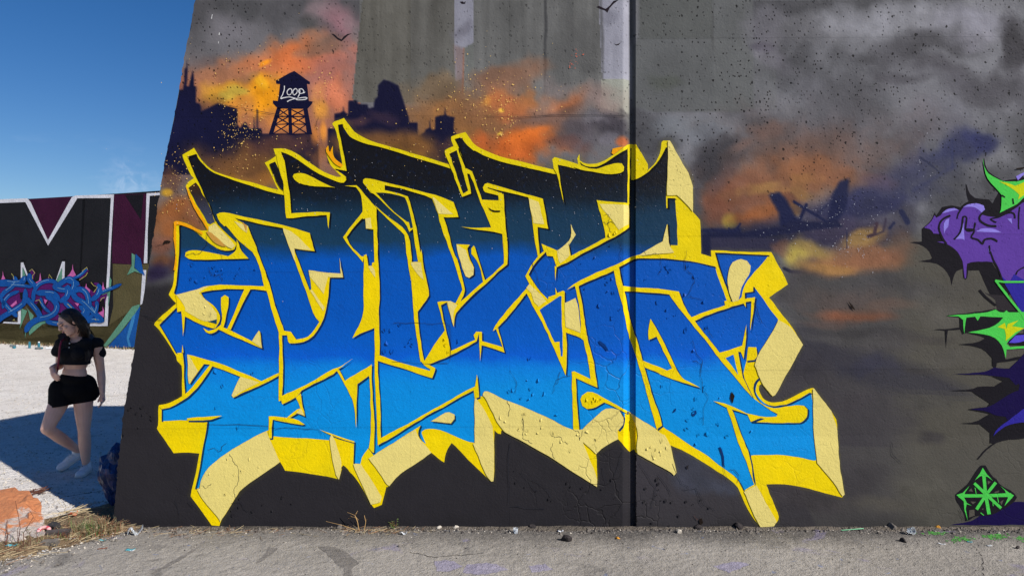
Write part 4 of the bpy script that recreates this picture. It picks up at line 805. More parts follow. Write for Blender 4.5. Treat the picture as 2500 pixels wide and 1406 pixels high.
# ---- cracks and lifted flakes of paint
cr_ = random.Random(21)
def jag(pts, wd, n=4, amp=2.2):
    out = []
    for a, b in zip(pts[:-1], pts[1:]):
        for k in range(n):
            t = k / n; out.append((a[0] + (b[0] - a[0]) * t + cr_.uniform(-amp, amp) * (k > 0), a[1] + (b[1] - a[1]) * t + cr_.uniform(-amp, amp) * (k > 0)))
    out.append(pts[-1])
    return ribbon(out, [max(.5, wd * cr_.uniform(.5, 1.3)) for _ in out])
CR = '''e -20 790 60 825 140 840|e 390 190 450 160 530 165 580 100 610 70 700 130 740 180 e 760 230|a 600 1200 610 1290 560 1370|e 620 300 650 380 700 390 740 370 760 440|e 80 75 170 70|f 830 860 1060 860 1180 870 1340 860 1400 880 1400 1250|f 820 1250 1140 1270 1390 1265
c 1290 1090 1330 1110 1370 1080 1420 1110|c 1300 1020 1340 1010 1360 1060 1340 1110 1380 1190|g 1450 20 1475 110 1450 180 1465 240|h 470 130 465 330 540 380 560 450 480 600 560 610 640 630|h 30 110 70 180 160 160 215 200 220 330 200 370|h 640 940 690 900 700 960 750 1010|h 540 1040 580 1180 640 1240 620 1400
l 320 0 400 30 395 150 410 260 465 350 420 500 425 620|l 560 800|l 680 1045 720 1045 760 1100 755 1180|l 590 850 620 960 625 1060 650 1150|l 220 1250 350 1230 380 1350 420 1406|l -10 640 20 680|k 330 400 350 480 340 560|k 770 730 800 770 870 770 890 820 940 840|k 480 580 490 700 480 780 520 800 580 830|k 1080 700 1050 800
k 780 830 760 900 800 990|k 990 690 1040 710 1050 790|k 960 150 820 190 780 330|k 860 110 820 240|k 345 100 420 240 400 330|i 600 640 1230 655|i 1260 665 1300 690 1400 672 1550 680 1730 690 1760 740|i 620 900 680 880 720 920 800 830|i 830 940 860 1010 910 1060 930 1200 880 1300 900 1400|i 545 1260 600 1290 650 1240
n 805 390 850 430|n 1140 400 1210 390 1270 460|n 715 370 745 480|l 2210 p 2180 1080 2195 1130 2205 1180 2190 1200|p 2176 1078 2178 1110 2200 1130|p 1705 1200 1720 1230 1745 1245|p 1300 1170 1330 1190 1345 1215|p 1245 1080 1240 1230|p 1242 1235 1330 1240|p 1470 1140 1480 1180|p 1270 1150 1310 1200
p 1640 1130 1665 1180 1680 1190|p 1605 1155 1640 1210|p 560 260 700 286|p 1180 285 1525 284|k 480 580 480 700|p 345 765 365 772 385 778 400 783|v 1400 1000 1380 1090|a 650 1010 700 1000 690 1090|a 930 700 960 800 940 830 1000 860|p 1840 740 1860 790|a 750 970 800 975 860 960|p 2340 1240 2350 1270
p 1300 640 1320 700|p 1520 1100 1500 1160|p 1560 1130 1600 1190 1590 1240'''
cps = []
for ln in CR.replace('\n', '|').split('|'):
    try: pp = T(ln)
    except Exception: pp = []
    if len(pp) > 1: cps.append(jag(pp, 0.9))
sh('crack', cps, 9, pm(36, 38, 46), wall, rnd=False)
hole = [T('a 165 1300 175 1275 205 1268 245 1275 240 1290 210 1300 195 1298 170 1312'), T('g 1240 1040 1260 1045 1310 1080 1345 1130 1330 1140 1290 1100 1250 1070'), T('l 575 840 590 835 605 860 625 930 628 1030 615 1000 605 920 590 880'), T('l 320 490 350 480 355 510 330 540 312 520'), T('l 150 460 160 470 150 500 125 500'), T('p 1785 955 1792 965 1788 985 1782 970'), T('p 2070 735 2082 748 2088 758 2078 752'), T('s 1120 165 1205 155 1205 170 1130 178'), T('p 1706 1268 1712 1262 1715 1275 1708 1282')]
sh('chipped_hole', [hole[0]] + hole[5:], 9, pm(34, 26, 22), wall, rnd=False); sh('chipped_hole', hole[1:5], 9, pm(8, 52, 116), wall, rnd=False)
def in1(x, y, poly):
    c = False
    for (x0, y0), (x1, y1) in zip(poly, poly[1:] + poly[:1]):
        if (y0 > y) != (y1 > y) and x < (x1 - x0) * (y - y0) / (y1 - y0) + x0: c = not c
    return c
def flakes(name, areas, mat, n, col=None, size=(3, 8), lift=(0.003, 0.010), inside=None, outside=None):
    V = []; Fs = []
    for _ in range(n):
        cx, cy, sx, sy = cr_.choice(areas); x, y = cr_.gauss(cx, sx), cr_.gauss(cy, sy)
        tst = [(x + dx * 9, y + dy * 9) for dx, dy in ((0, 0), (1, 0), (-1, 0), (0, 1), (0, -1))]
        if inside and not all(any(in1(a, b, p) for p in inside) for a, b in tst): continue
        if outside and any(in1(a, b, p) for p in outside for a, b in tst): continue
        r = cr_.uniform(*size); a0 = cr_.random() * 6.28; l = cr_.uniform(*lift); k = 6; b0 = len(V)
        rr = [r * cr_.uniform(.45, 1.15) for _ in range(k)]
        for i in range(k):
            a = i / k * 6.283; px, py = x + math.cos(a) * rr[i] * .7, y + math.sin(a) * rr[i]
            q = wallpt(px, py, 9); lf = max(0, math.cos(a - a0)) ** 1.5 * l; q.y += joint(q.x) - lf; V.append(q)
        q = wallpt(x, y, 9); q.y += joint(q.x) - l * .12; V.append(q)
        if JX[0] - .03 < q.x < JX[3] + .03: del V[b0:]; continue
        for i in range(k): Fs.append((b0 + k, b0 + (i + 1) % k, b0 + i))
    me = pymesh(name, V, Fs)
    if col is not None:
        ca = me.color_attributes.new('paint', 'FLOAT_COLOR', 'POINT')
        for d in ca.data: d.color = K(*col)
    return tag(link(name, me, mat, wall), kind='stuff')
flakes('paint_flakes', [(1640, 640, 30, 20), (1720, 1000, 60, 60), (1280, 950, 50, 40), (1480, 700, 50, 40), (1660, 740, 60, 60), (1000, 830, 50, 20), (540, 950, 90, 40), (1600, 960, 60, 80), (540, 660, 50, 20), (1340, 960, 60, 20)], M_fill, 130, inside=CELLS, outside=YEL + PAL)
flakes('paint_flakes', [(1270, 1050, 60, 30), (1400, 1080, 60, 30), (560, 1150, 60, 40), (1600, 1090, 20, 20), (840, 1210, 20, 30), (500, 760, 30, 20), (1590, 620, 30, 10)], M_pal, 90, inside=PAL)
flakes('paint_flakes', [(1560, 410, 12, 10), (1500, 570, 20, 12), (1090, 840, 14, 20), (1450, 975, 20, 10)], M_yel, 40, inside=YEL, outside=PAL)
flakes('paint_flakes', [(1330, 1190, 60, 40), (1600, 1190, 50, 40), (1700, 1170, 60, 50), (700, 1230, 60, 20), (560, 1240, 20, 20), (350, 1020, 30, 20), (1460, 1200, 40, 40), (1650, 1220, 60, 30)], M_face, 70, col=(40, 38, 42), size=(2.5, 6), lift=(.001, .004), outside=[SIL])
# ---------------------------------------------------------------- ground
def gnd(px, py, z=0.0):
    d = F * (CAMH - z) / (py - 703.0); return Vector(((px - 1250) / F * d, d, z))
def ground_mat(name, stops, fine=220, stain=None, bump=0.006, bs=90, speck=0.35):
    m, nt, b = new_mat(name); geo = N(nt, 'NewGeometry'); P = geo.outputs['Position']
    big = noise(nt, P, 0.9, 5, 0.6); c = ramp(nt, big.outputs[0], stops)
    f = noise(nt, P, fine, 2, 0.6); c = mixc(nt, 1.0, c, ramp(nt, f.outputs[0], [(0.3, 1 - speck), (0.7, 1 + speck)]), 'MULTIPLY')
    mid = noise(nt, P, 14, 4, 0.7); c = mixc(nt, 1.0, c, ramp(nt, mid.outputs[0], [(0.3, 0.85), (0.7, 1.1)]), 'MULTIPLY')
    if stain: c = stain(nt, P, c)
    nt.links.new(c, b.inputs['Base Color']); b.inputs['Roughness'].default_value = 0.9; b.inputs['Specular IOR Level'].default_value = 0.2
    h = math_n(nt, 'MULTIPLY_ADD', noise(nt, P, bs, 3, 0.65).outputs[0], bump, math_n(nt, 'MULTIPLY', mid.outputs[0], bump * 3))
    bp = N(nt, 'Bump'); bp.inputs['Distance'].default_value = 1.0; bp.inputs['Strength'].default_value = 1.0; nt.links.new(h, bp.inputs['Height']); nt.links.new(bp.outputs[0], b.inputs['Normal'])
    return m
def gravel_stain(nt, P, c):
    s1 = noise(nt, P, 2.4, 5, 0.7); vo = N(nt, 'TexVoronoi'); vo.inputs['Scale'].default_value = 26; nt.links.new(P, vo.inputs[0])
    sp = N(nt, 'SeparateColor'); nt.links.new(vo.outputs['Color'], sp.inputs[0])
    st = math_n(nt, 'MULTIPLY', math_n(nt, 'LESS_THAN', vo.outputs['Distance'], 0.28), math_n(nt, 'GREATER_THAN', sp.outputs[0], 0.6))
    c = mixc(nt, math_n(nt, 'MULTIPLY', st, 0.35), c, K(128, 120, 110))
    return mixc(nt, ramp(nt, s1.outputs[0], [(0.52, 0.0), (0.7, 0.45)]), c, K(160, 150, 136))
M_gr = ground_mat('pale_gravel', [(0.3, K(230, 222, 213)), (0.7, K(248, 242, 234))], stain=gravel_stain, bump=0.012, bs=60, speck=0.25, fine=130)
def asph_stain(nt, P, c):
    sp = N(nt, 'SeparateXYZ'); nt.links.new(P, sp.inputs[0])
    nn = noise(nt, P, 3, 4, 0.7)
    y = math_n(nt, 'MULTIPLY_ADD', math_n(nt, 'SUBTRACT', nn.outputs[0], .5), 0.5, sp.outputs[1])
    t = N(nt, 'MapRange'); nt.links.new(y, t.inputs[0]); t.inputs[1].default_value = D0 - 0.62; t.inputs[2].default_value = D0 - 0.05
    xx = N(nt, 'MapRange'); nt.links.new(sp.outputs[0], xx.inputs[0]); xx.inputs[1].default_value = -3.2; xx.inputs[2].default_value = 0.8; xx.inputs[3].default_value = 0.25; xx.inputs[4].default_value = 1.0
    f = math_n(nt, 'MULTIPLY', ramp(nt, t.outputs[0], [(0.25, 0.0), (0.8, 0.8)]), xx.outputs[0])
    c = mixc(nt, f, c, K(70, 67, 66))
    # smears of lilac, blue and green overspray
    for sc, thr, col, al, off in ((2.2, .60, K(138, 130, 160), .5, 3.0), (9, .66, K(110, 130, 175), .6, 9.0), (1.7, .62, K(112, 108, 104), .7, 17.0)):
        va = N(nt, 'VectorMath', operation='ADD'); nt.links.new(P, va.inputs[0]); va.inputs[1].default_value = (off, off * 2, 0)
        q = noise(nt, va.outputs[0], sc, 4, 0.6, 0.6); c = mixc(nt, ramp(nt, q.outputs[0], [(thr, 0.0), (thr + .06, al)]), c, col)
    vo = N(nt, 'TexVoronoi'); vo.inputs['Scale'].default_value = 70; nt.links.new(P, vo.inputs[0])
    s3 = N(nt, 'SeparateColor'); nt.links.new(vo.outputs['Color'], s3.inputs[0])
    k = math_n(nt, 'MULTIPLY', math_n(nt, 'LESS_THAN', vo.outputs['Distance'], 0.42), math_n(nt, 'GREATER_THAN', s3.outputs[1], 0.5))
    c = mixc(nt, math_n(nt, 'MULTIPLY', k, .6), c, mixc(nt, s3.outputs[2], K(90, 84, 80), K(205, 196, 184)))
    return c
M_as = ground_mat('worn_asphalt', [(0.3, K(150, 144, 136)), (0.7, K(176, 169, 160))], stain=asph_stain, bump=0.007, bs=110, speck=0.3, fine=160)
g = pymesh('ground', [(-150, -60, 0), (150, -60, 0), (150, 400, 0), (-150, 400, 0)], [(0, 1, 2, 3)])
tag(link('ground', g, M_gr), kind='structure')
ed = [(-500, 1500), (-200, 1425), (0, 1372), (60, 1362), (120, 1342), (180, 1335), (240, 1318), (290, 1306), (330, 1292)]
ap = [gnd(x, y) for x, y in ed]; ap = [Vector((p.x + random.uniform(-.01, .01), p.y, 0.006)) for p in ap]
ap += [Vector((9, D0 + 0.02, 0.006)), Vector((9, -8, 0.006)), Vector((-9, -8, 0.006)), Vector((-9, 2.0, 0.006))]
bm = bmesh.new(); vs0 = [bm.verts.new(p) for p in ap]
for t in tessellate_polygon([ap]):
    f_ = bm.faces.new([vs0[i] for i in t])
bmesh.ops.recalc_face_normals(bm, faces=bm.faces[:])
for f_ in bm.faces:
    if f_.normal.z < 0: f_.normal_flip()
me = bpy.data.meshes.new('asphalt_path'); bm.to_mesh(me); bm.free()
tag(link('asphalt_path', me, M_as), kind='structure')
M_dirt = ground_mat('dry_dirt', [(0.3, K(120, 98, 74)), (0.7, K(160, 138, 108))], bump=0.02, bs=50, speck=.45)
# low bank of dirt between gravel and path
dv = []; df = []
cols_ = 60
top = [(-200, 1320), (0, 1292), (60, 1275), (120, 1262), (170, 1250), (230, 1236), (280, 1222), (310, 1250), (340, 1280)]
bot = [(-200, 1432), (0, 1378), (60, 1368), (120, 1350), (170, 1342), (230, 1324), (280, 1310), (310, 1303), (345, 1295)]
for i in range(cols_ + 1):
    t = i / cols_ * (len(top) - 1); k = min(int(t), len(top) - 2); u = t - k
    a = gnd(*[top[k][j] * (1 - u) + top[k + 1][j] * u for j in (0, 1)]); b_ = gnd(*[bot[k][j] * (1 - u) + bot[k + 1][j] * u for j in (0, 1)])
    for j in range(9):
        v = a.lerp(b_, j / 8); hgt = math.sin(math.pi * j / 8) * 0.035 * (0.4 + vnoise(np.array([v.x * 6.0 + 50]), np.array([v.y * 6.0]), 3)[0]) * (1 if 2 < i < cols_ - 3 else .3)
        dv.append((v.x, v.y, 0.008 + hgt if 0 < j < 8 else -0.004))
for i in range(cols_):
    for j in range(8): q = i * 9 + j; df.append((q, q + 1, q + 10, q + 9))
tag(link('dirt_bank', pymesh('dirt_bank', dv, df), M_dirt, smooth=True), kind='structure')

# ---------------------------------------------------------------- far graffiti wall
FA = Vector((-16.6, 22.2, 0)); FB = Vector((-10.97, 20.1, 0)); fd = (FB - FA).normalized(); fn = Vector((fd.y, -fd.x, 0))
if fn.y > 0: fn = -fn
def farpt(px, py, layer=0):
    u = (px - 1250) / F; d = (FA.y * fn.y + FA.x * fn.x) / (u * fn.x + fn.y)
    p = Vector((u * d, d, CAMH - (py - 703) / F * d)); return p + fn * (0.003 * layer)
fw = empty('far_graffiti_wall', (-13, 21, 0)); tag(fw, 'long dark graffiti wall beyond the gravel lot with maroon and white lettering', 'wall')
def far_mat(name, c, rough=.7):
    m, nt, b = new_mat(name); P = N(nt, 'NewGeometry').outputs['Position']; nn = noise(nt, P, 1.5, 5, .65); n2 = noise(nt, P, 14, 4, .6)
    cc = mixc(nt, 1.0, c, ramp(nt, nn.outputs[0], [(0.3, .78), (0.7, 1.06)]), 'MULTIPLY'); nt.links.new(cc, b.inputs['Base Color']); b.inputs['Roughness'].default_value = rough; b.inputs['Specular IOR Level'].default_value = .08
    bp = N(nt, 'Bump'); bp.inputs['Distance'].default_value = .02; bp.inputs['Strength'].default_value = .6; nt.links.new(n2.outputs[0], bp.inputs['Height']); nt.links.new(bp.outputs[0], b.inputs['Normal'])
    return m
FMc = {}
def fm(r, g, b, k=1.0):
    if (r, g, b) not in FMc: FMc[(r, g, b)] = far_mat('far_paint_' + ['coal', 'white', 'maroon', 'olive', 'blue', 'deep_blue', 'mint', 'pink', 'magenta', 'lemon', 'pale_blue', 'grey', 'violet', 'sky', 'ink', 'umber'][len(FMc) % 16], K(r, g, b, k))
    return FMc[(r, g, b)]
A_ = FA - fd * 16; B_ = FA + fd * 22; tz = 4.62
bk = -fn * 0.45
Wv = [A_, B_, B_ + bk, A_ + bk]; Wv = [Vector((v.x, v.y, -0.05)) for v in Wv] + [Vector((v.x, v.y, tz)) for v in Wv]
link('wall_body', pymesh('wall_body', Wv, [(0, 1, 5, 4), (1, 2, 6, 5), (2, 3, 7, 6), (3, 0, 4, 7), (4, 5, 6, 7)]), fm(34, 34, 38), fw)
def fs(n, L, ly, c, **k): return sheet(n, L, ly, fm(*c), fw, point=farpt, cuts=False, rnd=False, **k)
for nm_, c_ in (('painted_base', 0),): pass
fs('painted_base', [T('p -400 796 0 795 q 760 1190 870 1195 905 1040 900 700 1000 705 1180 700 p 700 640 700 880 -400 832 -400 830 0 838 345 853')], 1, (98, 90, 60))
fs('painted_base', [T('q 0 1180 -100 1180 p -400 796 -400 828 0 838 345 853 q 1150 1000 860 1195')], 1, (98, 90, 60))
fs('painted_base', [T('q 165 860 440 840 470 1060 500 1180 0 1200 0 1180 150 1150')], 1, (92, 76, 56))
fs('painted_sky', [T('q 910 148 1175 142 1160 700 1040 705 895 695')], 2, (66, 22, 52)); fs('painted_sky', [T('q 222 183 588 162 386 512')], 2, (62, 20, 50))
fs('painted_sky', [T('q 1000 152 1148 146 1128 350')], 3, (28, 26, 32))
fs('block_outline', [T('p -400 512 0 487 q 220 178 245 205 385 512 575 170 603 156 912 147 888 560 872 960 862 1196 720 1196 720 1172 836 1166 850 900 868 560 887 176 620 178 386 555 205 208 0 216 p -400 520'),
    T('q 1172 138 1300 132 1300 152 1198 158 1182 420 1178 695 1150 695 1165 400'), T('q 1140 750 1170 750 1150 1010 1122 1030'), T('r 345 75 385 70 462 280 455 300 440 290 376 140 372 380 345 378'), T('r 1022 55 1066 58 1058 350 1020 360 1020 150 940 395 912 385'),
    T('r 300 618 350 600 345 1078 50 1062 70 1040 296 1050'), T('r 600 750 690 920 800 700 800 760 685 1015 675 1000')], 3, (232, 232, 240))
fs('block_shadow', [T('r 345 1080 350 760 352 1082 60 1066'), T('q 863 1198 870 1040 868 1200 722 1200'), T('q 168 686 178 668 200 670 205 686'), T('q 492 676 500 664 525 664 528 676')], 4, (20, 20, 24))
fs('mint_edge', [T('r 1800 300 1832 360 1790 730 1775 790 1785 500'), T('r 920 390 1022 150 1020 360 1058 352 1055 420 940 450'), T('q 1055 615 1082 630 1075 735 1160 790 1080 760 1018 790 1055 715'), T('q 1122 1022 1060 1040 830 1350 850 1365 960 1250 1110 1060'), T('r 376 150 420 260 440 330 400 460 372 380'), T('r 1640 580 1900 450 1800 530 1800 620 1660 600'), T('r 430 800 560 940 540 1000 440 1200 415 1310 420 1180 500 1010 470 860'), T('r 360 820 455 860 330 1160 350 1020'), T('r 640 960 830 1050 700 1080 490 1260 480 1200')], 5, (104, 160, 134))
fs('swan_shape', [T('q 1088 620 1128 660 1145 750 1162 795 1120 770 1078 728'), T('q 1120 1040 1060 1130 1010 1200 860 1365 1075 1365 1100 1190 1125 1050')], 6, (26, 92, 170))
fs('swan_shape', [T('q 1090 1090 1055 1130 1015 1290 1030 1363 1052 1363 1035 1300 1070 1180')], 7, (64, 140, 200))
# wild-style ribbons
WS = [('r -60 400 100 385 250 400 360 380 420 300', 46), ('r -60 445 200 440 420 455 540 475', 34), ('r 500 250 500 350 560 430 640 480', 56), ('r 240 300 270 380 200 480 90 560 20 650', 50), ('r 20 640 120 780 220 880 300 960', 48), ('r -60 1060 60 960 200 880 330 800 420 700 430 500', 56),
      ('r 430 640 520 740 620 860 700 1000', 60), ('r 380 420 420 360 420 290', 36), ('r 560 720 570 560 640 440 760 380 880 380 960 440', 44), ('r 600 570 760 570 900 590 980 700', 66), ('r 680 640 700 740 760 830 840 890', 34), ('r 430 1210 500 1090 640 1000 800 960 920 880 940 760 860 660 760 620', 62),
      ('r 940 470 1060 380 1160 340 1240 400 1310 440', 56), ('r 880 440 960 500 1080 520 1130 460', 60), ('r 990 720 1100 640 1130 540 1120 440', 62), ('r 1100 380 1220 400 1200 520 1120 560', 56), ('r 1200 330 1310 290 1450 170', 30), ('r 1140 600 1260 520 1360 520 1440 600 1470 760 1440 900 1380 1000', 60),
      ('r 1200 560 1260 660 1400 740 1520 860 1620 960 1710 1040', 60), ('r 1500 690 1600 620 1640 520 1620 420', 56), ('r 1580 620 1700 550 1850 490 2000 425', 34), ('r 1310 780 1400 860 1340 960', 60), ('r 1400 1030 1560 900 1600 780 1590 700', 40), ('r 1050 700 1160 800 1260 900', 56), ('r 760 1030 880 1060 1000 1070 1100 1060', 50), ('r 1420 1040 1560 1010 1700 1040', 50), ('r 60 830 90 700 180 600 330 540', 40), ('r 1640 1000 1560 880 1480 760', 44)]
tap = lambda n, wd: [wd * 1.45 / 6.697 * (0.25 if i == 0 or i == n - 1 else (0.7 if i in (1, n - 2) else 1)) for i in range(n)]
out_, fil_, hi_ = [], [], []
for s_, wd in WS:
    p_ = smooth_pts(T(s_), 4); out_.append(ribbon(p_, [w_ + 1.6 for w_ in tap(len(p_), wd)])); fil_.append(ribbon(p_, tap(len(p_), wd)))
    q_ = [(x - .8, y - wd / 6.697 * .28) for x, y in p_[len(p_) // 3: 2 * len(p_) // 3 + 1]]
    if len(q_) > 1: hi_.append(ribbon(q_, .9))
mg = [T('r -60 400 60 380 200 370 360 380 450 460 700 400 800 310 870 400 1060 400 1240 360 1300 400 1440 470 1560 400 1650 480 1640 700 1600 1020 1420 1040 1000 1020 700 1000 560 740 430 640 280 800 -60 1040'), T('r 500 220 540 180 590 240 540 400'), T('r 1310 370 1310 270 1430 160 1460 210'), T('r 1550 400 1620 400 1650 480 1600 620 1560 520'), T('r 1640 620 1770 570 1720 760 1650 740')]
fs('wild_shade', mg, 6, (92, 26, 104))
fs('wild_shade', [T('r 600 760 660 680 720 740 690 900'), T('r 200 760 290 690 290 740 200 790'), T('r 1310 400 1420 400 1540 420 1600 480 1550 560 1440 470 1330 460'), T('r 1650 700 1720 660 1720 900 1640 860'), T('r 760 740 790 690 800 720 760 790'), T('r 330 560 400 560 400 660 350 680')], 7, (24, 20, 26))
fs('wild_flame', [T('r 1090 320 1150 260 1190 190 1200 95 1210 190 1250 270 1240 320'), T('r 590 400 650 370 670 240 690 370 680 410 620 450'), T('r 30 360 55 280 57 210 70 280 100 340'), T('r 1400 500 1425 410 1430 470 1490 520 1470 590'), T('r 1650 520 1690 450 1695 385 1710 470 1730 500 1670 540'), T('r 1610 900 1690 860 1690 790 1715 860 1705 980'), T('r 730 670 790 690 750 750'), T('r 180 780 280 690 290 740 210 800'), T('r 1100 730 1150 760 1130 790'), T('r 1230 730 1310 740 1280 790')], 8, (214, 110, 178))
fs('wild_ribbon', out_, 9, (10, 34, 96)); fs('wild_ribbon', fil_, 10, (18, 88, 168)); fs('wild_ribbon', hi_, 11, (150, 196, 224))
fs('wild_spark', [rib(q, 1.1) for q in ('r 500 215 540 180 588 240 550 290 550 340', 'r 205 255 235 290 245 350', 'r 815 330 820 265 870 335', 'r 1360 215 1440 150 1452 190', 'r 1315 360 1420 290 1450 240', 'r 1505 395 1550 450 1610 475 1550 560', 'r 1660 700 1680 660 1730 640', 'r 1120 745 1190 810', 'r 230 1020 250 1000 262 1020', 'r 1560 1000 1570 990 1590 1015', 'r 600 700 660 680 690 740')], 12, (216, 204, 110))
fs('pilaster_joint', [T('q 664 164 682 163 655 640 640 860 632 860 645 640')], 2, (18, 18, 22))
# ---------------------------------------------------------------- the woman walking past
GD = 6.62
def gp(px, py, d=GD): return Vector(((px - 1250) / F * d, d, CAMH - (py - 703) / F * d))
def add_ell(bm, c, r, rot=None, seg=20):
    m = Matrix.Translation(c) @ (rot.to_4x4() if rot else Matrix.Identity(4)) @ Matrix.Diagonal((r[0], r[1], r[2], 1))
    bmesh.ops.create_uvsphere(bm, u_segments=seg, v_segments=seg // 2 + 2, radius=1, matrix=m)
def add_cap(bm, a, b, ra, rb, n=16, flat=1.0):
    """tapered capsule from a to b"""
    a, b = Vector(a), Vector(b); ax = (b - a); L = ax.length or 1e-4; ax.normalize()
    up = Vector((0, 1, 0)) if abs(ax.y) < .9 else Vector((1, 0, 0)); u = ax.cross(up).normalized(); v = ax.cross(u)
    prof = [(-ra * .98, ra * .12), (-ra * .8, ra * .6), (-ra * .45, ra * .9), (0, ra), (L, rb), (L + rb * .45, rb * .9), (L + rb * .8, rb * .6), (L + rb * .98, rb * .12)]
    rings = []
    for t, r in prof:
        c = a + ax * t; rings.append([bm.verts.new(c + (u * math.cos(k / n * 6.2832) + v * math.sin(k / n * 6.2832) * flat) * r) for k in range(n)])
    for r0, r1 in zip(rings[:-1], rings[1:]):
        for k in range(n): bm.faces.new((r0[k], r0[(k + 1) % n], r1[(k + 1) % n], r1[k]))
    bm.faces.new(rings[0][::-1]); bm.faces.new(rings[-1])
def chain(bm, pts, flat=1.0):
    for (a, ra), (b, rb) in zip(pts[:-1], pts[1:]): add_cap(bm, a, b, ra, rb, flat=flat)
def remesh(bm, name, voxel, sm=4, clips=()):
    me = bpy.data.meshes.new(name + '_src'); bmesh.ops.recalc_face_normals(bm, faces=bm.faces[:]); bm.to_mesh(me); bm.free()
    o = bpy.data.objects.new(name + '_src', me); COL.objects.link(o)
    r = o.modifiers.new('r', 'REMESH'); r.mode = 'VOXEL'; r.voxel_size = voxel
    if sm: s_ = o.modifiers.new('s', 'SMOOTH'); s_.factor = .5; s_.iterations = sm
    dg = bpy.context.evaluated_depsgraph_get(); dg.update(); m2 = bpy.data.meshes.new_from_object(o.evaluated_get(dg)); m2.name = name
    bpy.data.objects.remove(o); bpy.data.meshes.remove(me)
    if clips:
        b2 = bmesh.new(); b2.from_mesh(m2)
        for co_, no_ in clips: bmesh.ops.bisect_plane(b2, geom=b2.verts[:] + b2.edges[:] + b2.faces[:], plane_co=co_, plane_no=no_, clear_outer=True)
        b2.to_mesh(m2); b2.free()
    m2.shade_smooth(); return m2
person = empty('person', gp(195, 1160, 6.6)); person.location.z = 0
tag(person, 'woman with long dark hair in black crop top and black shorts walking with bent head', 'person')
M_skin, nt, b = new_mat('skin'); nn = noise(nt, N(nt, 'TexCoord').outputs['Object'], 14, 3)
nt.links.new(mixc(nt, nn.outputs[0], (0.60, 0.34, 0.25, 1), (0.76, 0.48, 0.37, 1)), b.inputs['Base Color']); b.inputs['Roughness'].default_value = .5; b.inputs['Subsurface Weight'].default_value = .08
M_blk = flat_mat('black_cotton', (0.012, 0.012, 0.015, 1), rough=.9, spec=.15, nscale=40, bump=.02, bscale=11)
M_shorts = flat_mat('black_jersey', (0.008, 0.008, 0.009, 1), rough=.95, spec=.1, nscale=12, bump=.01, bscale=9)
M_hair = flat_mat('dark_brown_hair', (0.014, 0.008, 0.006, 1), rough=.45, spec=.5, nscale=30, bump=0, col2=(0.03, 0.016, 0.010, 1))
M_shoe = flat_mat('white_canvas', (0.72, 0.72, 0.74, 1), rough=.6, nscale=20, mottle=.1, bump=.002)
M_sole = flat_mat('white_rubber', (0.62, 0.62, 0.60, 1), rough=.5, mottle=.15, bump=0)
M_red = flat_mat('red_strap', (0.16, 0.006, 0.03, 1), rough=.6, bump=0)
M_eye = flat_mat('dark_lash', (0.03, 0.015, 0.012, 1), rough=.4, bump=0, mottle=0)
M_lip = flat_mat('lip', (0.36, 0.13, 0.12, 1), rough=.4, bump=0, mottle=0)
body = bmesh.new()
# torso (she is turned three quarters towards the left of the picture)
yaw = math.radians(-28); RZ = Matrix.Rotation(yaw, 3, 'Z')
add_ell(body, gp(180, 948), (.155, .115, .12), RZ); add_ell(body, gp(182, 915), (.135, .095, .13), RZ); add_ell(body, gp(184, 880), (.135, .10, .13), RZ)
add_ell(body, gp(186, 850), (.15, .11, .12), RZ); add_ell(body, gp(189, 833), (.155, .075, .06), RZ)
add_cap(body, gp(190, 838), gp(181, 808, 6.58), .058, .048)
# arms
SL, EL, WL = gp(236, 842, 6.68), gp(246, 905, 6.72), gp(250, 958, 6.66)
chain(body, [(SL, .052), (SL.lerp(EL, .5), .045), (EL, .037), (EL.lerp(WL, .35), .038), (WL, .025)])
SR, ER_, WR = gp(150, 842, 6.56), gp(146, 893, 6.66), gp(127, 898, 6.46)
chain(body, [(SR, .048), (SR.lerp(ER_, .5), .042), (ER_, .036), (ER_.lerp(WR, .4), .036), (WR, .024)])
# legs: supporting leg (right in the picture), trailing leg (left)
HL, KL, AL = gp(203, 965, 6.64), gp(205, 1052, 6.60), gp(210, 1132, 6.66)
chain(body, [(HL, .092), (HL.lerp(KL, .5), .076), (KL, .053), (KL.lerp(AL, .12), .054), (KL.lerp(AL, .38), .056), (AL, .034)])
HR, KR, AR = gp(152, 965, 6.58), gp(115, 1046, 6.40), gp(190, 1098, 6.78)
chain(body, [(HR, .092), (HR.lerp(KR, .5), .078), (KR, .055), (KR.lerp(AR, .15), .052), (KR.lerp(AR, .42), .054), (AR, .034)])
# hands: palm and five fingers each
def hand(bm, w_, d, side, curl, s=1.0, nrm=None):
    d = d.normalized(); n = (nrm or Vector((0, -1, 0))); n = (n - d * n.dot(d)).normalized(); sd = d.cross(n).normalized() * side
    pc = w_ + d * .045 * s
    add_cap(bm, w_ + d * .01, pc + d * .028 * s, .024 * s, .030 * s, flat=.62)
    for i, (o_, L) in enumerate(((-.027, .062), (-.009, .072), (.009, .068), (.026, .052))):
        a = pc + d * .03 * s + sd * o_ * s; d1 = (d + n * curl * .5 + sd * o_ * 3).normalized(); b1 = a + d1 * L * .45 * s; d2 = (d1 + n * curl * (.8 + .12 * i)).normalized()
        b2 = b1 + d2 * L * .33 * s; d3 = (d2 + n * curl * .9).normalized(); b3 = b2 + d3 * L * .28 * s
        chain(bm, [(a, .0095 * s), (b1, .0088 * s), (b2, .008 * s), (b3, .0068 * s)])
    t0 = w_ + d * .022 * s - sd * .022 * s; t1 = t0 + (d * .6 - sd * .75 + n * .3).normalized() * .038 * s; t2 = t1 + (d * .95 - sd * .15 + n * .4).normalized() * .032 * s
    chain(bm, [(t0, .014 * s), (t1, .011 * s), (t2, .0088 * s)])
hand(body, WL, gp(250, 1000, 6.60) - WL, -1, .35, nrm=Vector((-.6, -.6, 0)))
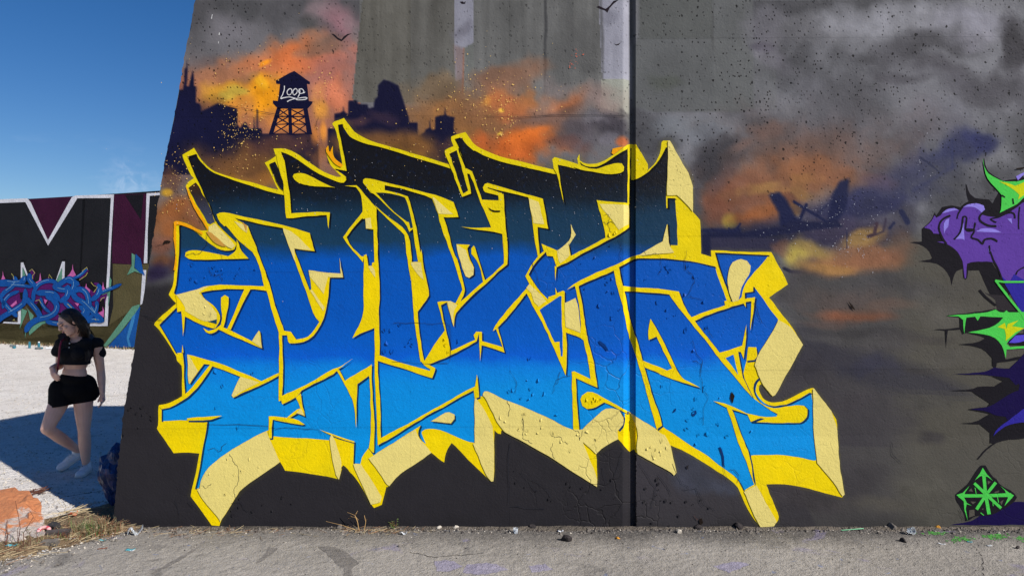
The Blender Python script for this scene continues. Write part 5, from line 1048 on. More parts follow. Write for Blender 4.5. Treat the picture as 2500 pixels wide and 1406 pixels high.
hand(body, WR, gp(138, 935, 6.38) - WR, 1, .5, nrm=Vector((.5, .6, -.2)))
# head, tilted down and turned to the left of the picture
HC = gp(170, 788, 6.52)
HR3 = Matrix.Rotation(math.radians(-32), 3, 'Z') @ Matrix.Rotation(math.radians(26), 3, 'X') @ Matrix.Rotation(math.radians(-8), 3, 'Y')
def hp(x, y, z): return HC + HR3 @ Vector((x, y, z))       # x to her left, -y is where she looks, z up
add_ell(body, hp(0, .012, .025), (.073, .092, .088), HR3, 24); add_ell(body, hp(0, -.025, -.035), (.056, .062, .075), HR3, 24); add_ell(body, hp(0, -.052, -.088), (.030, .028, .024), HR3)
add_ell(body, hp(0, -.078, .030), (.045, .016, .022), HR3)     # brow
add_cap(body, hp(0, -.086, .020), hp(0, -.103, -.018), .009, .014); add_ell(body, hp(.010, -.092, -.022), (.009, .010, .008), HR3); add_ell(body, hp(-.010, -.092, -.022), (.009, .010, .008), HR3)
add_ell(body, hp(.032, -.066, -.015), (.022, .020, .020), HR3); add_ell(body, hp(-.032, -.066, -.015), (.022, .020, .020), HR3)
add_ell(body, hp(0, -.084, -.048), (.022, .010, .008), HR3)
add_ell(body, hp(.073, .010, .0), (.010, .018, .030), HR3); add_ell(body, hp(-.073, .010, .0), (.010, .018, .030), HR3)
add_cap(body, hp(0, .02, -.06), gp(185, 818, 6.60), .050, .052)
link('body', remesh(body, 'body', .0052, 3), M_skin, person)
for sx_ in (-1, 1):
    e_ = bmesh.new(); add_ell(e_, hp(.029 * sx_, -.080, .010), (.014, .006, .0045), HR3, 12); m_ = bpy.data.meshes.new('eye'); e_.to_mesh(m_); e_.free(); link('eye', m_, M_eye, person, True)
    e_ = bmesh.new(); add_cap(e_, hp(.014 * sx_, -.095, .030), hp(.046 * sx_, -.082, .032), .0045, .003); m_ = bpy.data.meshes.new('eyebrow'); e_.to_mesh(m_); e_.free(); link('eyebrow', m_, M_eye, person, True)
e_ = bmesh.new(); add_ell(e_, hp(0, -.0925, -.045), (.021, .006, .0045), HR3, 12); add_ell(e_, hp(0, -.0925, -.053), (.017, .006, .005), HR3, 12); m_ = bpy.data.meshes.new('mouth'); e_.to_mesh(m_); e_.free(); link('mouth', m_, M_lip, person, True)
# crop top
t_ = bmesh.new()
add_ell(t_, gp(183, 884), (.158, .122, .12), RZ); add_ell(t_, gp(184, 868), (.165, .130, .12), RZ); add_ell(t_, gp(187, 848), (.168, .125, .105), RZ); add_ell(t_, gp(190, 836), (.178, .100, .072), RZ)
add_cap(t_, gp(228, 838, 6.68), gp(243, 862, 6.71), .062, .060); add_cap(t_, gp(152, 840, 6.57), gp(140, 858, 6.57), .058, .054)
add_ell(t_, gp(236, 838, 6.68), (.064, .066, .058)); add_ell(t_, gp(151, 839, 6.56), (.060, .062, .056)); add_ell(t_, gp(160, 862, 6.50), (.06, .05, .055)); add_ell(t_, gp(190, 864, 6.50), (.06, .05, .055))
hz = gp(184, 887).z
clips = [((gp(184, 887).x, 0, hz), Vector((-.04, 0, -1)))]
top = remesh(t_, 'crop_top', .0075, 3, clips)
b2 = bmesh.new(); b2.from_mesh(top)   # neckline: scoop the front
nc = gp(178, 815, 6.50)
dl = [f for f in b2.faces if (f.calc_center_median() - nc).length < .085]
bmesh.ops.delete(b2, geom=dl, context='FACES'); b2.to_mesh(top); b2.free()
link('crop_top', top, M_blk, person)
for k in range(2):
    e_ = bmesh.new(); bmesh.ops.create_uvsphere(e_, u_segments=8, v_segments=6, radius=.007, matrix=Matrix.Translation(gp(170 - k, 838 + k * 10, 6.49))); m_ = bpy.data.meshes.new('button'); e_.to_mesh(m_); e_.free(); link('button', m_, M_sole, person, True)
# shorts
s_ = bmesh.new()
add_ell(s_, gp(180, 925), (.158, .122, .08), RZ); add_ell(s_, gp(178, 950), (.18, .135, .115), RZ); add_ell(s_, gp(205, 940, 6.70), (.11, .11, .11))
add_cap(s_, gp(152, 950, 6.58), gp(148, 1010, 6.52), .115, .106); add_cap(s_, gp(204, 950, 6.66), gp(200, 1005, 6.64), .125, .098); add_ell(s_, gp(228, 958, 6.70), (.055, .07, .07))
sh_ = remesh(s_, 'shorts', .009, 3, [((gp(180, 909).x, 0, gp(180, 907).z), Vector((-.12, 0, 1))), ((gp(150, 985).x, 6.5, gp(150, 988).z), Vector((.12, 0, -1)))])
link('shorts', sh_, M_shorts, person)
# hair: cap plus many long locks
hb = bmesh.new(); add_ell(hb, hp(0, .030, .035), (.088, .098, .098), HR3, 24); add_ell(hb, hp(0, .075, -.04), (.085, .06, .11), HR3, 24); add_ell(hb, gp(214, 845, 6.66), (.075, .085, .13)); add_ell(hb, gp(208, 862, 6.58), (.045, .05, .10)); add_ell(hb, gp(200, 808, 6.62), (.075, .06, .10))
link('hair', remesh(hb, 'hair', .008, 2), M_hair, person)
hr_ = random.Random(4); lk = bmesh.new()
for i in range(300):
    side = 1 if i % 6 else -1
    ph = hr_.uniform(.15, 2.95) if side > 0 else hr_.uniform(2.9, 3.9)
    a = math.pi * (hr_.uniform(-.08, 1.05) if side > 0 else hr_.uniform(.92, 1.12))
    part_pt = hp(-.012, -.045 + hr_.uniform(0, .10), .118)
    mid = hp(math.cos(a) * .088, .020 + math.sin(a) * .085, .035 + hr_.uniform(-.02, .03))
    low = hp(math.cos(a) * .095, .030 + math.sin(a) * .085, -.065)
    if math.cos(a) > .2: end = gp(hr_.gauss(207, 12), hr_.uniform(855, 896), 6.62 - hr_.uniform(-.02, .10)); m2 = gp(hr_.gauss(205, 7), hr_.uniform(822, 838), 6.60)
    elif math.cos(a) > -.6: end = gp(hr_.gauss(226, 10), hr_.uniform(830, 865), 6.78); m2 = gp(hr_.gauss(212, 8), 822, 6.74)
    else: end = gp(hr_.gauss(166, 5), hr_.uniform(838, 866), 6.49); m2 = gp(hr_.gauss(155, 5), 820, 6.53)
    pts = [part_pt, (part_pt + mid) / 2 + (mid - HC) * .22, mid, low, m2, end]
    n_ = 14; P_ = []
    for k in range(n_ + 1):
        t = k / n_ * (len(pts) - 1); j = min(int(t), len(pts) - 2); u = t - j
        q0 = pts[max(0, j - 1)]; q1 = pts[j]; q2 = pts[j + 1]; q3 = pts[min(len(pts) - 1, j + 2)]
        P_.append(.5 * ((2 * q1) + (q2 - q0) * u + (2 * q0 - 5 * q1 + 4 * q2 - q3) * u * u + (3 * q1 - q0 - 3 * q2 + q3) * u ** 3) + Vector((math.sin(k * .9 + i) * .004, math.cos(k * .7 + i) * .004, 0)))
    prev = None
    for k, p_ in enumerate(P_):
        r = .0055 * (1 - .75 * (k / n_) ** 3); ring = [lk.verts.new(p_ + Vector((math.cos(c * 2.094) * r, math.sin(c * 2.094) * r, 0))) for c in range(3)]
        if prev:
            for c in range(3): lk.faces.new((prev[c], prev[(c + 1) % 3], ring[(c + 1) % 3], ring[c]))
        prev = ring
m_ = bpy.data.meshes.new('hair_locks'); lk.to_mesh(m_); lk.free(); tag(link('hair_locks', m_, M_hair, person, True), kind='stuff')
# shoes
def shoe(heel, toe, ank, flat_z=None):
    d = (toe - heel); L = d.length; d.normalize(); up = (ank - heel); up = (up - d * up.dot(d)).normalized(); sd = d.cross(up)
    b_ = bmesh.new(); R_ = Matrix((sd, d, up)).transposed()
    add_ell(b_, heel + d * .055 + up * .035, (.036, .060, .050), R_); add_ell(b_, heel + d * L * .45 + up * .035, (.040, .085, .042), R_); add_ell(b_, heel + d * (L - .06) + up * .026, (.044, .070, .034), R_); add_cap(b_, heel + d * .055 + up * .05, heel + d * .055 + up * .088, .040, .036)
    me_ = remesh(b_, 'shoe', .006, 2, [(heel + up * .014, -up)]); sh0 = link('shoe', me_, M_shoe, person)
    b_ = bmesh.new(); add_ell(b_, heel + d * .055 + up * .012, (.041, .064, .03), R_); add_ell(b_, heel + d * L * .5 + up * .012, (.043, .10, .03), R_); add_ell(b_, heel + d * (L - .065) + up * .012, (.049, .073, .03), R_)
    link('sole', remesh(b_, 'sole', .006, 1, [(heel + up * .0, -up), (heel + up * .024, up)]), M_sole, sh0)
    b_ = bmesh.new()
    for k in range(4):
        c = heel + d * (L * .40 + k * .022) + up * (.082 - k * .008); add_cap(b_, c - sd * .024, c + sd * .024 + d * .008, .004, .004, n=6)
    m_ = bpy.data.meshes.new('laces'); b_.to_mesh(m_); b_.free(); link('laces', m_, M_sole, sh0)
h1 = gp(218, 1150, 6.72); h1.z = 0.002; t1_ = gp(184, 1172, 6.40); t1_.z = 0.002
shoe(h1, h1 + (t1_ - h1).normalized() * .265, h1 + Vector((0, 0, .1)))
t2_ = gp(143, 1153, 6.68); t2_.z = .012; h2 = gp(198, 1113, 6.84); h2 = t2_ + (h2 - t2_).normalized() * .26
shoe(h2, t2_, AR + Vector((0, 0, .05)))
b_ = bmesh.new(); add_cap(b_, AL + Vector((0, .005, -.035)), AL + Vector((0, .005, .0)), .039, .037); m_ = bpy.data.meshes.new('sock'); b_.to_mesh(m_); b_.free(); link('sock', m_, M_blk, person, True)
# red bag strap over the shoulder
b_ = bmesh.new(); sp = [gp(157, 827, 6.50), gp(150, 832, 6.44), gp(146, 846, 6.42), gp(144, 866, 6.42), gp(142, 890, 6.45), gp(138, 915, 6.50)]
for a, c in zip(sp[:-1], sp[1:]): add_cap(b_, a, c, .010, .010, n=8, flat=.4)
m_ = bpy.data.meshes.new('shoulder_strap'); b_.to_mesh(m_); b_.free(); link('shoulder_strap', m_, M_red, person, True)
# ---------------------------------------------------------------- litter, stones, weeds
dr = random.Random(17)
def rock_mesh(name, sx, sy, sz, seed, sub=2, rough=.28):
    bm = bmesh.new(); bmesh.ops.create_icosphere(bm, subdivisions=sub, radius=1); r = random.Random(seed)
    pl = [(Vector((r.gauss(0, 1), r.gauss(0, 1), r.gauss(0, 1))).normalized(), r.uniform(.5, .85)) for _ in range(9)]
    for v in bm.verts:
        for n_, d_ in pl:
            k = v.co.dot(n_)
            if k > d_: v.co -= n_ * (k - d_)
        v.co *= 1 + r.uniform(-rough, rough) * .12
        v.co = Vector((v.co.x * sx, v.co.y * sy, max(v.co.z, -.35) * sz))
    me = bpy.data.meshes.new(name); bm.to_mesh(me); bm.free(); return me
def put(name, me, mat, px, py, label, cat, group=None, rot=0, z=0.006, smooth=False, size_z=0.0):
    p = gnd(px, py); o = link(name, me, mat); o.location = (p.x, p.y, z + size_z); o.rotation_euler = (0, 0, rot)
    if smooth: me.shade_smooth()
    return tag(o, label, cat, group)
M_st1 = flat_mat('grey_stone', K(128, 120, 112), nscale=30, mottle=.4, bump=.01, bscale=60, rough=.9)
M_st2 = flat_mat('pale_stone', K(215, 205, 190), nscale=30, mottle=.3, bump=.01, bscale=60, rough=.9)
M_st3 = flat_mat('dark_stone', K(58, 52, 52), nscale=30, mottle=.4, bump=.01, bscale=60, rough=.9)
M_wt = flat_mat('white_plastic', K(225, 228, 232), rough=.35, mottle=.1, bump=.002)
M_or = flat_mat('ochre_stone', K(214, 150, 50), rough=.8, mottle=.3)
G_ST = 'stones lying along the wall foot'
stones = [(1300, 1268, M_st3, .035, 'dark chunk of concrete leaning on the wall foot below the yellow letter tip'), (1803, 1280, M_st3, .050, 'dark pointed stone at wall foot beside the yellow letter leg'), (1703, 1270, M_st3, .045, 'dark lump of broken concrete on the wall foot left of the yellow leg'),
    (1658, 1302, M_st2, .030, 'pale angular stone just right of the wall joint'), (2178, 1292, M_st1, .055, 'largest grey stone by the clear cup at right'), (2148, 1304, M_st1, .020, 'small round grey pebble on asphalt near the green straw'), (2206, 1324, M_st3, .030, 'flat dark stone on asphalt below the clear cup'),
    (2484, 1340, M_st3, .020, 'dark pebble near the right edge of the asphalt'), (1113, 1291, M_st2, .030, 'round pale pebble against the black wall foot'), (1072, 1292, M_st2, .026, 'white chalky stone between dry stalks and plastic strip'), (1384, 1322, M_st3, .045, 'flat dark piece of asphalt lying below the black wall'),
    (1508, 1316, M_or, .020, 'small orange yellow stone on the asphalt left of the joint'), (2290, 1284, M_or, .022, 'tan pebble at the wall foot left of the compass emblem'), (828, 1292, M_st1, .040, 'rounded grey stone beside the dry stalks at wall foot'), (975, 1336, M_st1, .016, 'tiny brown pebble on asphalt below the dry stalks'),
    (2162, 1285, M_st1, .024, 'grey pebble behind the largest stone at right'), (2440, 1304, M_st2, .014, 'white fleck of stone near the violet paint')]
for i, (x, y, m_, r_, lb) in enumerate(stones):
    y2 = max(y, 1291); put('stone', rock_mesh('stone', r_, r_ * dr.uniform(.6, .9), r_ * dr.uniform(.6, .9), 40 + i), m_, x, y2, lb, 'stone', G_ST, dr.random() * 6, size_z=r_ * .2)
# loose crumbs: grit and chips that nobody could count
def scatter(name, n, fn, mats_name, mat, smin, smax):
    V = []; Fs = []
    for _ in range(n):
        p = fn(); s = dr.uniform(smin, smax); b0 = len(V); a = dr.random() * 6
        for k in range(4): V.append((p.x + math.cos(a + k * 1.57) * s * dr.uniform(.5, 1.2), p.y + math.sin(a + k * 1.57) * s * dr.uniform(.5, 1.2), p.z))
        V.append((p.x, p.y, p.z + s * dr.uniform(.4, 1.0)))
        for k in range(4): Fs.append((b0 + k, b0 + (k + 1) % 4, b0 + 4))
    return tag(link(name, pymesh(name, V, Fs), mat), kind='stuff')
def foot():
    x = dr.uniform(-3.1, 3.9); return Vector((x, D0 - .045 - abs(dr.gauss(0, .05)), .007))
def apron(): 
    x = dr.uniform(-3.4, 3.9); return Vector((x, D0 - .05 - abs(dr.gauss(0, .45)), .007))
def bankp():
    x, y = dr.uniform(-20, 330), 0; y = 1378 - x * .28 + dr.gauss(-16, 22); p = gnd(x, min(max(y, 1240), 1400)); p.z = .01; return p
scatter('grit', 1300, foot, '', M_st1, .004, .018); scatter('grit', 260, foot, '', M_st2, .003, .010); scatter('grit', 500, foot, '', M_st3, .004, .014)
scatter('grit', 420, apron, '', M_st3, .002, .007); scatter('grit', 420, apron, '', M_st2, .002, .006); scatter('grit', 500, bankp, '', M_st2, .003, .012); scatter('grit', 500, bankp, '', M_st1, .004, .014)
def lot():
    d = 5.6 + 14 * dr.random() ** 1.6; x = (dr.uniform(-120, 340) - 1250) / F * d; return Vector((x, d, .002))
scatter('loose_gravel', 2600, lot, '', M_st2, .005, .016); scatter('loose_gravel', 700, lot, '', M_st1, .004, .012)
# blades
def blades(name, n, fn, mats, hmin, hmax, lean=.6, wd=.0016, col=0):
    V = []; Fs = []; MI = []
    for _ in range(n):
        p = fn(); h = dr.uniform(hmin, hmax); a = dr.random() * 6.283; l = dr.uniform(.1, lean) * h; w_ = wd * dr.uniform(.7, 1.5); b0 = len(V); u = Vector((-math.sin(a), math.cos(a), 0)) * w_; mi = dr.randrange(len(mats))
        for k in range(4):
            t = k / 3; c = p + Vector((math.cos(a) * l * t * t, math.sin(a) * l * t * t, h * t * (1 - .25 * t)))
            V += [c - u * (1 - .8 * t), c + u * (1 - .8 * t)]
        for k in range(3): Fs.append((b0 + 2 * k, b0 + 2 * k + 1, b0 + 2 * k + 3, b0 + 2 * k + 2)); MI.append(mi)
    me = pymesh(name, V, Fs)
    for m in mats: me.materials.append(m)
    me.polygons.foreach_set('material_index', MI); return link(name, me)
M_straw = flat_mat('dry_straw', K(196, 176, 138), rough=.8, bump=0, mottle=.45); M_straw2 = flat_mat('brown_straw', K(140, 104, 76), rough=.8, bump=0, mottle=.3)
M_gr1 = flat_mat('green_blade', K(98, 122, 58), rough=.7, bump=0, mottle=.3); M_gr2 = flat_mat('grey_green_leaf', K(112, 122, 92), rough=.8, bump=0, mottle=.3); M_rd = flat_mat('rust_leaf', K(150, 78, 52), rough=.8, bump=0)
def bank_top():
    i = dr.random(); x = -30 + 330 * i; y = 1362 - i * 58 - abs(dr.gauss(0, 20)); p = gnd(x, max(y, 1238)); p.z = .015; return p
def bank_flat():
    x = dr.uniform(-40, 320); y = 1372 - x * .25 + dr.gauss(-20, 16); p = gnd(x, max(y, 1245)); p.z = .03; return p
tag(blades('dry_grass', 1500, bank_top, [M_straw, M_straw, M_straw2, M_gr1, M_rd], .02, .085, 1.2), kind='stuff')
def lying(name, n, fn, mats, lmin, lmax, r=.0016):
    V = []; Fs = []; MI = []
    for _ in range(n):
        p = fn(); a = dr.gauss(.25, 1.1); L = dr.uniform(lmin, lmax); d = Vector((math.cos(a), math.sin(a), dr.uniform(-.05, .25))).normalized(); u = Vector((-d.y, d.x, 0)) * r; w_ = Vector((0, 0, r)); b0 = len(V); mi = dr.randrange(len(mats))
        bend = Vector((dr.uniform(-1, 1), dr.uniform(-1, 1), 0)) * L * .08
        for t in (0, .5, 1):
            c = p + d * L * t + bend * (1 if t == .5 else 0); V += [c - u, c + w_ * 1.6, c + u]
        for k in range(2):
            for c in range(3): Fs.append((b0 + 3 * k + c, b0 + 3 * k + (c + 1) % 3, b0 + 3 * k + 3 + (c + 1) % 3, b0 + 3 * k + 3 + c)); MI.append(mi)
    me = pymesh(name, V, Fs)
    for m in mats: me.materials.append(m)
    me.polygons.foreach_set('material_index', MI); return link(name, me)
tag(lying('fallen_straw', 420, bank_flat, [M_straw, M_straw, M_straw2], .03, .13), kind='stuff')
def clump(cx, cy, sx, sy, z=.008):
    def f():
        p = gnd(dr.gauss(cx, sx), max(dr.gauss(cy, sy), 1262)); p.z = z; return p
    return f
tag(blades('weed_tuft', 420, clump(215, 1305, 16, 6), [M_gr1, M_gr1, M_straw, M_gr2], .04, .14, .9), 'green and straw coloured grass tuft at the left foot of the wall', 'grass tuft')
def bushy(name, cx, cy, n, rad, hgt, mats, label, cat, leaf=.006):
    """small weed: thin stems with tiny leaves"""
    base = gnd(cx, cy); base.z = .006; V = []; Fs = []; V2 = []; F2 = []
    for _ in range(n):
        a = dr.random() * 6.283; r = dr.random() ** .6 * rad; tip = Vector((base.x + math.cos(a) * r, min(base.y + math.sin(a) * r, 9), hgt * dr.uniform(.45, 1) * (1 - .4 * r / rad)))
        st = base + Vector((math.cos(a), math.sin(a), 0)) * r * .25; b0 = len(V); u = Vector((-math.sin(a), math.cos(a), 0)) * .0013
        for t in (0, .5, 1):
            c = st.lerp(tip, t) + Vector((0, 0, hgt * .1 * (t == .5))); V += [c - u, c + u, c + Vector((0, 0, .0015))]
        for k in range(2):
            for c in range(3): Fs.append((b0 + 3 * k + c, b0 + 3 * k + (c + 1) % 3, b0 + 3 * k + 3 + (c + 1) % 3, b0 + 3 * k + 3 + c))
        for _k in range(9):
            c = st.lerp(tip, dr.uniform(.3, 1.05)); q = Vector((dr.gauss(0, 1), dr.gauss(0, 1), dr.gauss(0, .7))).normalized() * leaf * dr.uniform(.6, 1.6); r2 = q.cross(Vector((dr.gauss(0, 1), dr.gauss(0, 1), 1))).normalized() * leaf * .4; b1 = len(V2)
            V2 += [c, c + q * .5 + r2, c + q, c + q * .5 - r2]; F2.append((b1, b1 + 1, b1 + 2, b1 + 3))
    e = empty(name, base); tag(e, label, cat)
    link('stems', pymesh('stems', V, Fs), mats[0], e); tag(link('leaves', pymesh('leaves', V2, F2), mats[1], e), kind='stuff'); return e
bushy('weed', 252, 1300, 90, .19, .13, (M_straw2, M_gr2), 'low grey green weed against the left foot of the wall', 'weed')
bushy('weed', 965, 1292, 14, .06, .11, (M_straw2, M_gr1), 'small green sprout at the wall foot right of the dry stalks', 'weed', .008)
bushy('weed', 60, 1318, 26, .14, .10, (M_straw2, M_gr1), 'small bright green weed growing before the broken slab', 'weed', .007)
bushy('weed', 560, 1296, 8, .04, .05, (M_straw2, M_straw2), 'tiny brown weed at the foot of the yellow spike', 'weed', .004)
def twigs(name, cx, cy, br, label, mat):
    """bare branching stalk; br = list of polylines of (px, py) in the photograph at the depth of its root"""
    p0 = gnd(cx, cy); d = p0.y; V = []; Fs = []
    for pts, r in br:
        P_ = [Vector(((x - 1250) / F * d, d + dr.uniform(-.02, .02), CAMH - (y - 703) / F * d)) for x, y in pts]
        pr = None
        for k, p in enumerate(P_):
            rr = r * (1 - .6 * k / len(P_)); b0 = len(V); V += [p + Vector((math.cos(c * 1.571) * rr, math.sin(c * 1.571) * rr, 0)) for c in range(4)]
            if pr is not None:
                for c in range(4): Fs.append((pr + c, pr + (c + 1) % 4, b0 + (c + 1) % 4, b0 + c))
            pr = b0
    o = link(name, pymesh(name, V, Fs), mat); return tag(o, label, 'weed')
M_twig = flat_mat('dark_twig', K(92, 58, 46), rough=.85, bump=0); M_twig2 = flat_mat('pale_twig', K(196, 158, 104), rough=.85, bump=0)
twigs('dry_weed', 45, 1345, [([(40, 1330), (45, 1290), (42, 1262), (38, 1222)], .003), ([(48, 1320), (46, 1290), (52, 1276)], .002), ([(62, 1340), (58, 1300), (70, 1285), (80, 1262), (74, 1245), (60, 1240), (48, 1241)], .0025), ([(80, 1262), (96, 1270), (100, 1262)], .0015), ([(78, 1330), (72, 1300), (66, 1286), (88, 1266)], .002), ([(86, 1252), (66, 1232), (66, 1225)], .0015)], 'bare dark branching weed in front of the orange slab', M_twig)
twigs('dry_weed', 18, 1345, [([(14, 1342), (18, 1310), (19, 1288), (19, 1268)], .003), ([(8, 1340), (14, 1310), (17, 1284)], .002), ([(18, 1310), (26, 1300)], .0015)], 'short bare dark twig at the far left of the dry bank', M_twig)
twigs('dry_stalks', 875, 1296, [([(877, 1294), (874, 1270), (868, 1255), (848, 1250)], .0035), ([(868, 1255), (872, 1248)], .002), ([(872, 1264), (856, 1258)], .002), ([(874, 1270), (866, 1262), (850, 1264)], .0015), ([(890, 1294), (893, 1272), (890, 1256)], .003), ([(893, 1272), (897, 1264)], .002), ([(880, 1296), (840, 1280), (796, 1272)], .0035), ([(850, 1284), (826, 1308)], .002), ([(885, 1302), (920, 1294), (960, 1290)], .003), ([(890, 1298), (888, 1312)], .002), ([(900, 1306), (922, 1292)], .002), ([(905, 1300), (950, 1306)], .002)], 'pale dry branching stalks at the black wall foot', M_twig2)
tag(lying('fallen_straw', 160, clump(920, 1298, 46, 4), [M_straw, M_straw2], .02, .09, .0012), kind='stuff'); tag(lying('fallen_straw', 90, clump(520, 1302, 90, 4), [M_straw, M_straw2], .03, .12, .0012), kind='stuff')
twigs('dead_twig', 1700, 1290, [([(1694, 1290), (1702, 1268), (1712, 1262)], .002), ([(1702, 1268), (1694, 1258)], .0015)], 'tiny dead twig on the wall foot beside the dark lump', M_twig)
for x0, x1, y0, y1 in ((190, 200, 1240, 1236), ): pass
tag(lying('fallen_straw', 26, clump(160, 1262, 12, 8, .05), [M_straw], .12, .26, .002), kind='stuff')
# broken slab with an orange painted top
sl_ = bmesh.new(); sd_ = random.Random(9)
outl = [gnd(x, y) for x, y in ((-95, 1262), (-30, 1345), (40, 1338), (96, 1322), (108, 1290), (96, 1262), (70, 1240), (0, 1236))]
tops = [(-.02, .14), (.0, .05), (.0, .05), (.02, .04), (.0, .07), (.0, .11), (.0, .15), (.0, .15)]
bv = [sl_.verts.new((p.x, p.y, -.02)) for p in outl]; tv = [sl_.verts.new((p.x + o_, p.y, h_)) for p, (o_, h_) in zip(outl, tops)]
cen = sl_.verts.new((sum(v.co.x for v in tv) / 8, sum(v.co.y for v in tv) / 8, .12))
for k in range(8):
    sl_.faces.new((bv[k], bv[(k + 1) % 8], tv[(k + 1) % 8], tv[k])); sl_.faces.new((tv[k], tv[(k + 1) % 8], cen))
bmesh.ops.subdivide_edges(sl_, edges=sl_.edges[:], cuts=3, use_grid_fill=True)
for v in sl_.verts: v.co += Vector((sd_.gauss(0, .009), sd_.gauss(0, .009), sd_.gauss(0, .011)))
bmesh.ops.recalc_face_normals(sl_, faces=sl_.faces[:])
me = bpy.data.meshes.new('broken_slab'); sl_.to_mesh(me); sl_.free()
def slab_mat():
    m, nt, b = new_mat('orange_and_bare_concrete'); P = N(nt, 'NewGeometry').outputs['Position']
    a = noise(nt, P, 7, 4, .7, .4); sp = N(nt, 'SeparateXYZ'); nt.links.new(P, sp.inputs[0])
    k = math_n(nt, 'MULTIPLY_ADD', sp.outputs[2], 4.2, math_n(nt, 'MULTIPLY', a.outputs[0], 1.1))
    c = mixc(nt, ramp(nt, k, [(.86, 0.0), (.97, 1.0)]), mixc(nt, noise(nt, P, 40, 3).outputs[0], K(150, 138, 130), K(226, 214, 204)), mixc(nt, noise(nt, P, 20, 3).outputs[0], K(190, 112, 68), K(214, 142, 92)))
    nt.links.new(c, b.inputs['Base Color']); b.inputs['Roughness'].default_value = .9
    bp = N(nt, 'Bump'); bp.inputs['Distance'].default_value = .02; nt.links.new(noise(nt, P, 30, 4, .7).outputs[0], bp.inputs['Height']); nt.links.new(bp.outputs[0], b.inputs['Normal']); return m
tag(link('broken_slab', me, slab_mat()), 'broken concrete slab with flaking orange paint beside the dry grass', 'concrete slab')
# pink and white ring, dark boards, brick
def torus(name, R, r, mat_list, px, py, z, rot, label, cat):
    V = []; Fs = []; MI = []
    for i in range(24):
        for j in range(10):
            a, b_ = i / 24 * 6.283, j / 10 * 6.283; rr = r * (1 + .12 * math.sin(i * 3.1)); V.append(((R + rr * math.cos(b_)) * math.cos(a), (R * .8 + rr * math.cos(b_)) * math.sin(a), rr * math.sin(b_)))
            Fs.append((i * 10 + j, ((i + 1) % 24) * 10 + j, ((i + 1) % 24) * 10 + (j + 1) % 10, i * 10 + (j + 1) % 10)); MI.append(1 if (j in (4, 5, 6) or i in (3, 4, 11)) else 0)
    me = pymesh(name, V, Fs); me.polygons.foreach_set('material_index', MI); o = link(name, me, mat_list, smooth=True); p = gnd(px, py); o.location = (p.x, p.y, z); o.rotation_euler = rot; return tag(o, label, cat)
M_pk = flat_mat('pink_rubber', K(228, 176, 176), rough=.5, mottle=.15, bump=0); M_pr = flat_mat('red_rubber', K(205, 84, 96), rough=.5, bump=0)
torus('plastic_ring', .034, .014, [M_pk, M_pr], 107, 1312, .05, (.75, .1, .1), 'crumpled pink and red plastic ring lying in the dry grass', 'plastic ring')
def board(name, px, py, L, W, H, rot, mat, label, cat, z=.02, tilt=0):
    bm = bmesh.new(); bmesh.ops.create_cube(bm, size=1, matrix=Matrix.Diagonal((L, W, H, 1))); bmesh.ops.bevel(bm, geom=bm.edges[:], offset=min(H, W) * .12, segments=1)
    bmesh.ops.subdivide_edges(bm, edges=[e for e in bm.edges if e.calc_length() > L * .5], cuts=3)
    for v in bm.verts: v.co += Vector((dr.gauss(0, .001), dr.gauss(0, .0015), dr.gauss(0, .0012)))
    me = bpy.data.meshes.new(name); bm.to_mesh(me); bm.free(); o = link(name, me, mat); p = gnd(px, py); o.location = (p.x, p.y, z + H / 2); o.rotation_euler = (tilt, 0, rot); return tag(o, label, cat)
M_bd = flat_mat('weathered_board', K(84, 76, 74), rough=.9, nscale=16, mottle=.4); M_bd2 = flat_mat('charred_board', K(56, 54, 56), rough=.9)
board('board', 143, 1316, .155, .04, .035, .22, M_bd, 'short weathered brown board lying across the dry grass', 'board', .03, .25)
board('board_piece', 131, 1302, .075, .05, .045, -.3, M_bd2, 'charcoal coloured block behind the weathered board', 'board', .03, .3)
board('brick', 122, 1336, .105, .055, .04, .12, M_st1, 'grey half buried brick below the weathered board', 'brick', .01, .1)
M_cy = flat_mat('cyan_plastic', K(92, 182, 196), rough=.4, bump=0)
def scrap(name, px, py, s, mat, label, cat, rot=0, z=.01, asp=.4, h=.3):
    V = []; Fs = []
    for i in range(7):
        for j in range(4): V.append(((i / 6 - .5) * s, (j / 3 - .5) * s * asp, dr.uniform(0, s * h * .5) + math.sin(i * 1.3) * s * h * .3))
    for i in range(6):
        for j in range(3): Fs.append((i * 4 + j, (i + 1) * 4 + j, (i + 1) * 4 + j + 1, i * 4 + j + 1))
    me = pymesh(name, V, Fs); o = link(name, me, mat, smooth=True); p = gnd(px, py); o.location = (p.x, p.y, z); o.rotation_euler = (0, 0, rot)
    s_ = o.modifiers.new('s', 'SOLIDIFY'); s_.thickness = .0012; return tag(o, label, cat)
scrap('plastic_scrap', 28, 1346, .07, M_cy, 'cyan plastic scrap on the dry bank at far left', 'scrap', .25, .04)
scrap('plastic_scrap', 250, 1322, .05, M_cy, 'pale blue wrapper strip at the asphalt edge below the green tuft', 'scrap', .3)
scrap('plastic_scrap', 318, 1344, .06, M_cy, 'torn light blue wrapper on the asphalt near the wall corner', 'scrap', .2, .008, .5, .15)
scrap('paper_scrap', 322, 1347, .03, M_wt, 'white paper scrap beside the torn light blue wrapper', 'scrap', .8, .009)
scrap('paper_scrap', 176, 1322, .045, M_wt, 'crumpled white paper at the asphalt edge left of the tuft', 'scrap', .3, .015, .7, .6)
scrap('paper_scrap', 108, 1348, .03, M_wt, 'small white scrap on the worn asphalt edge', 'scrap', .1)
scrap('leaf_scrap', 250, 1341, .06, M_rd, 'rust red leaf lying on the asphalt near the wall corner', 'leaf', .5, .008, .2, .1)
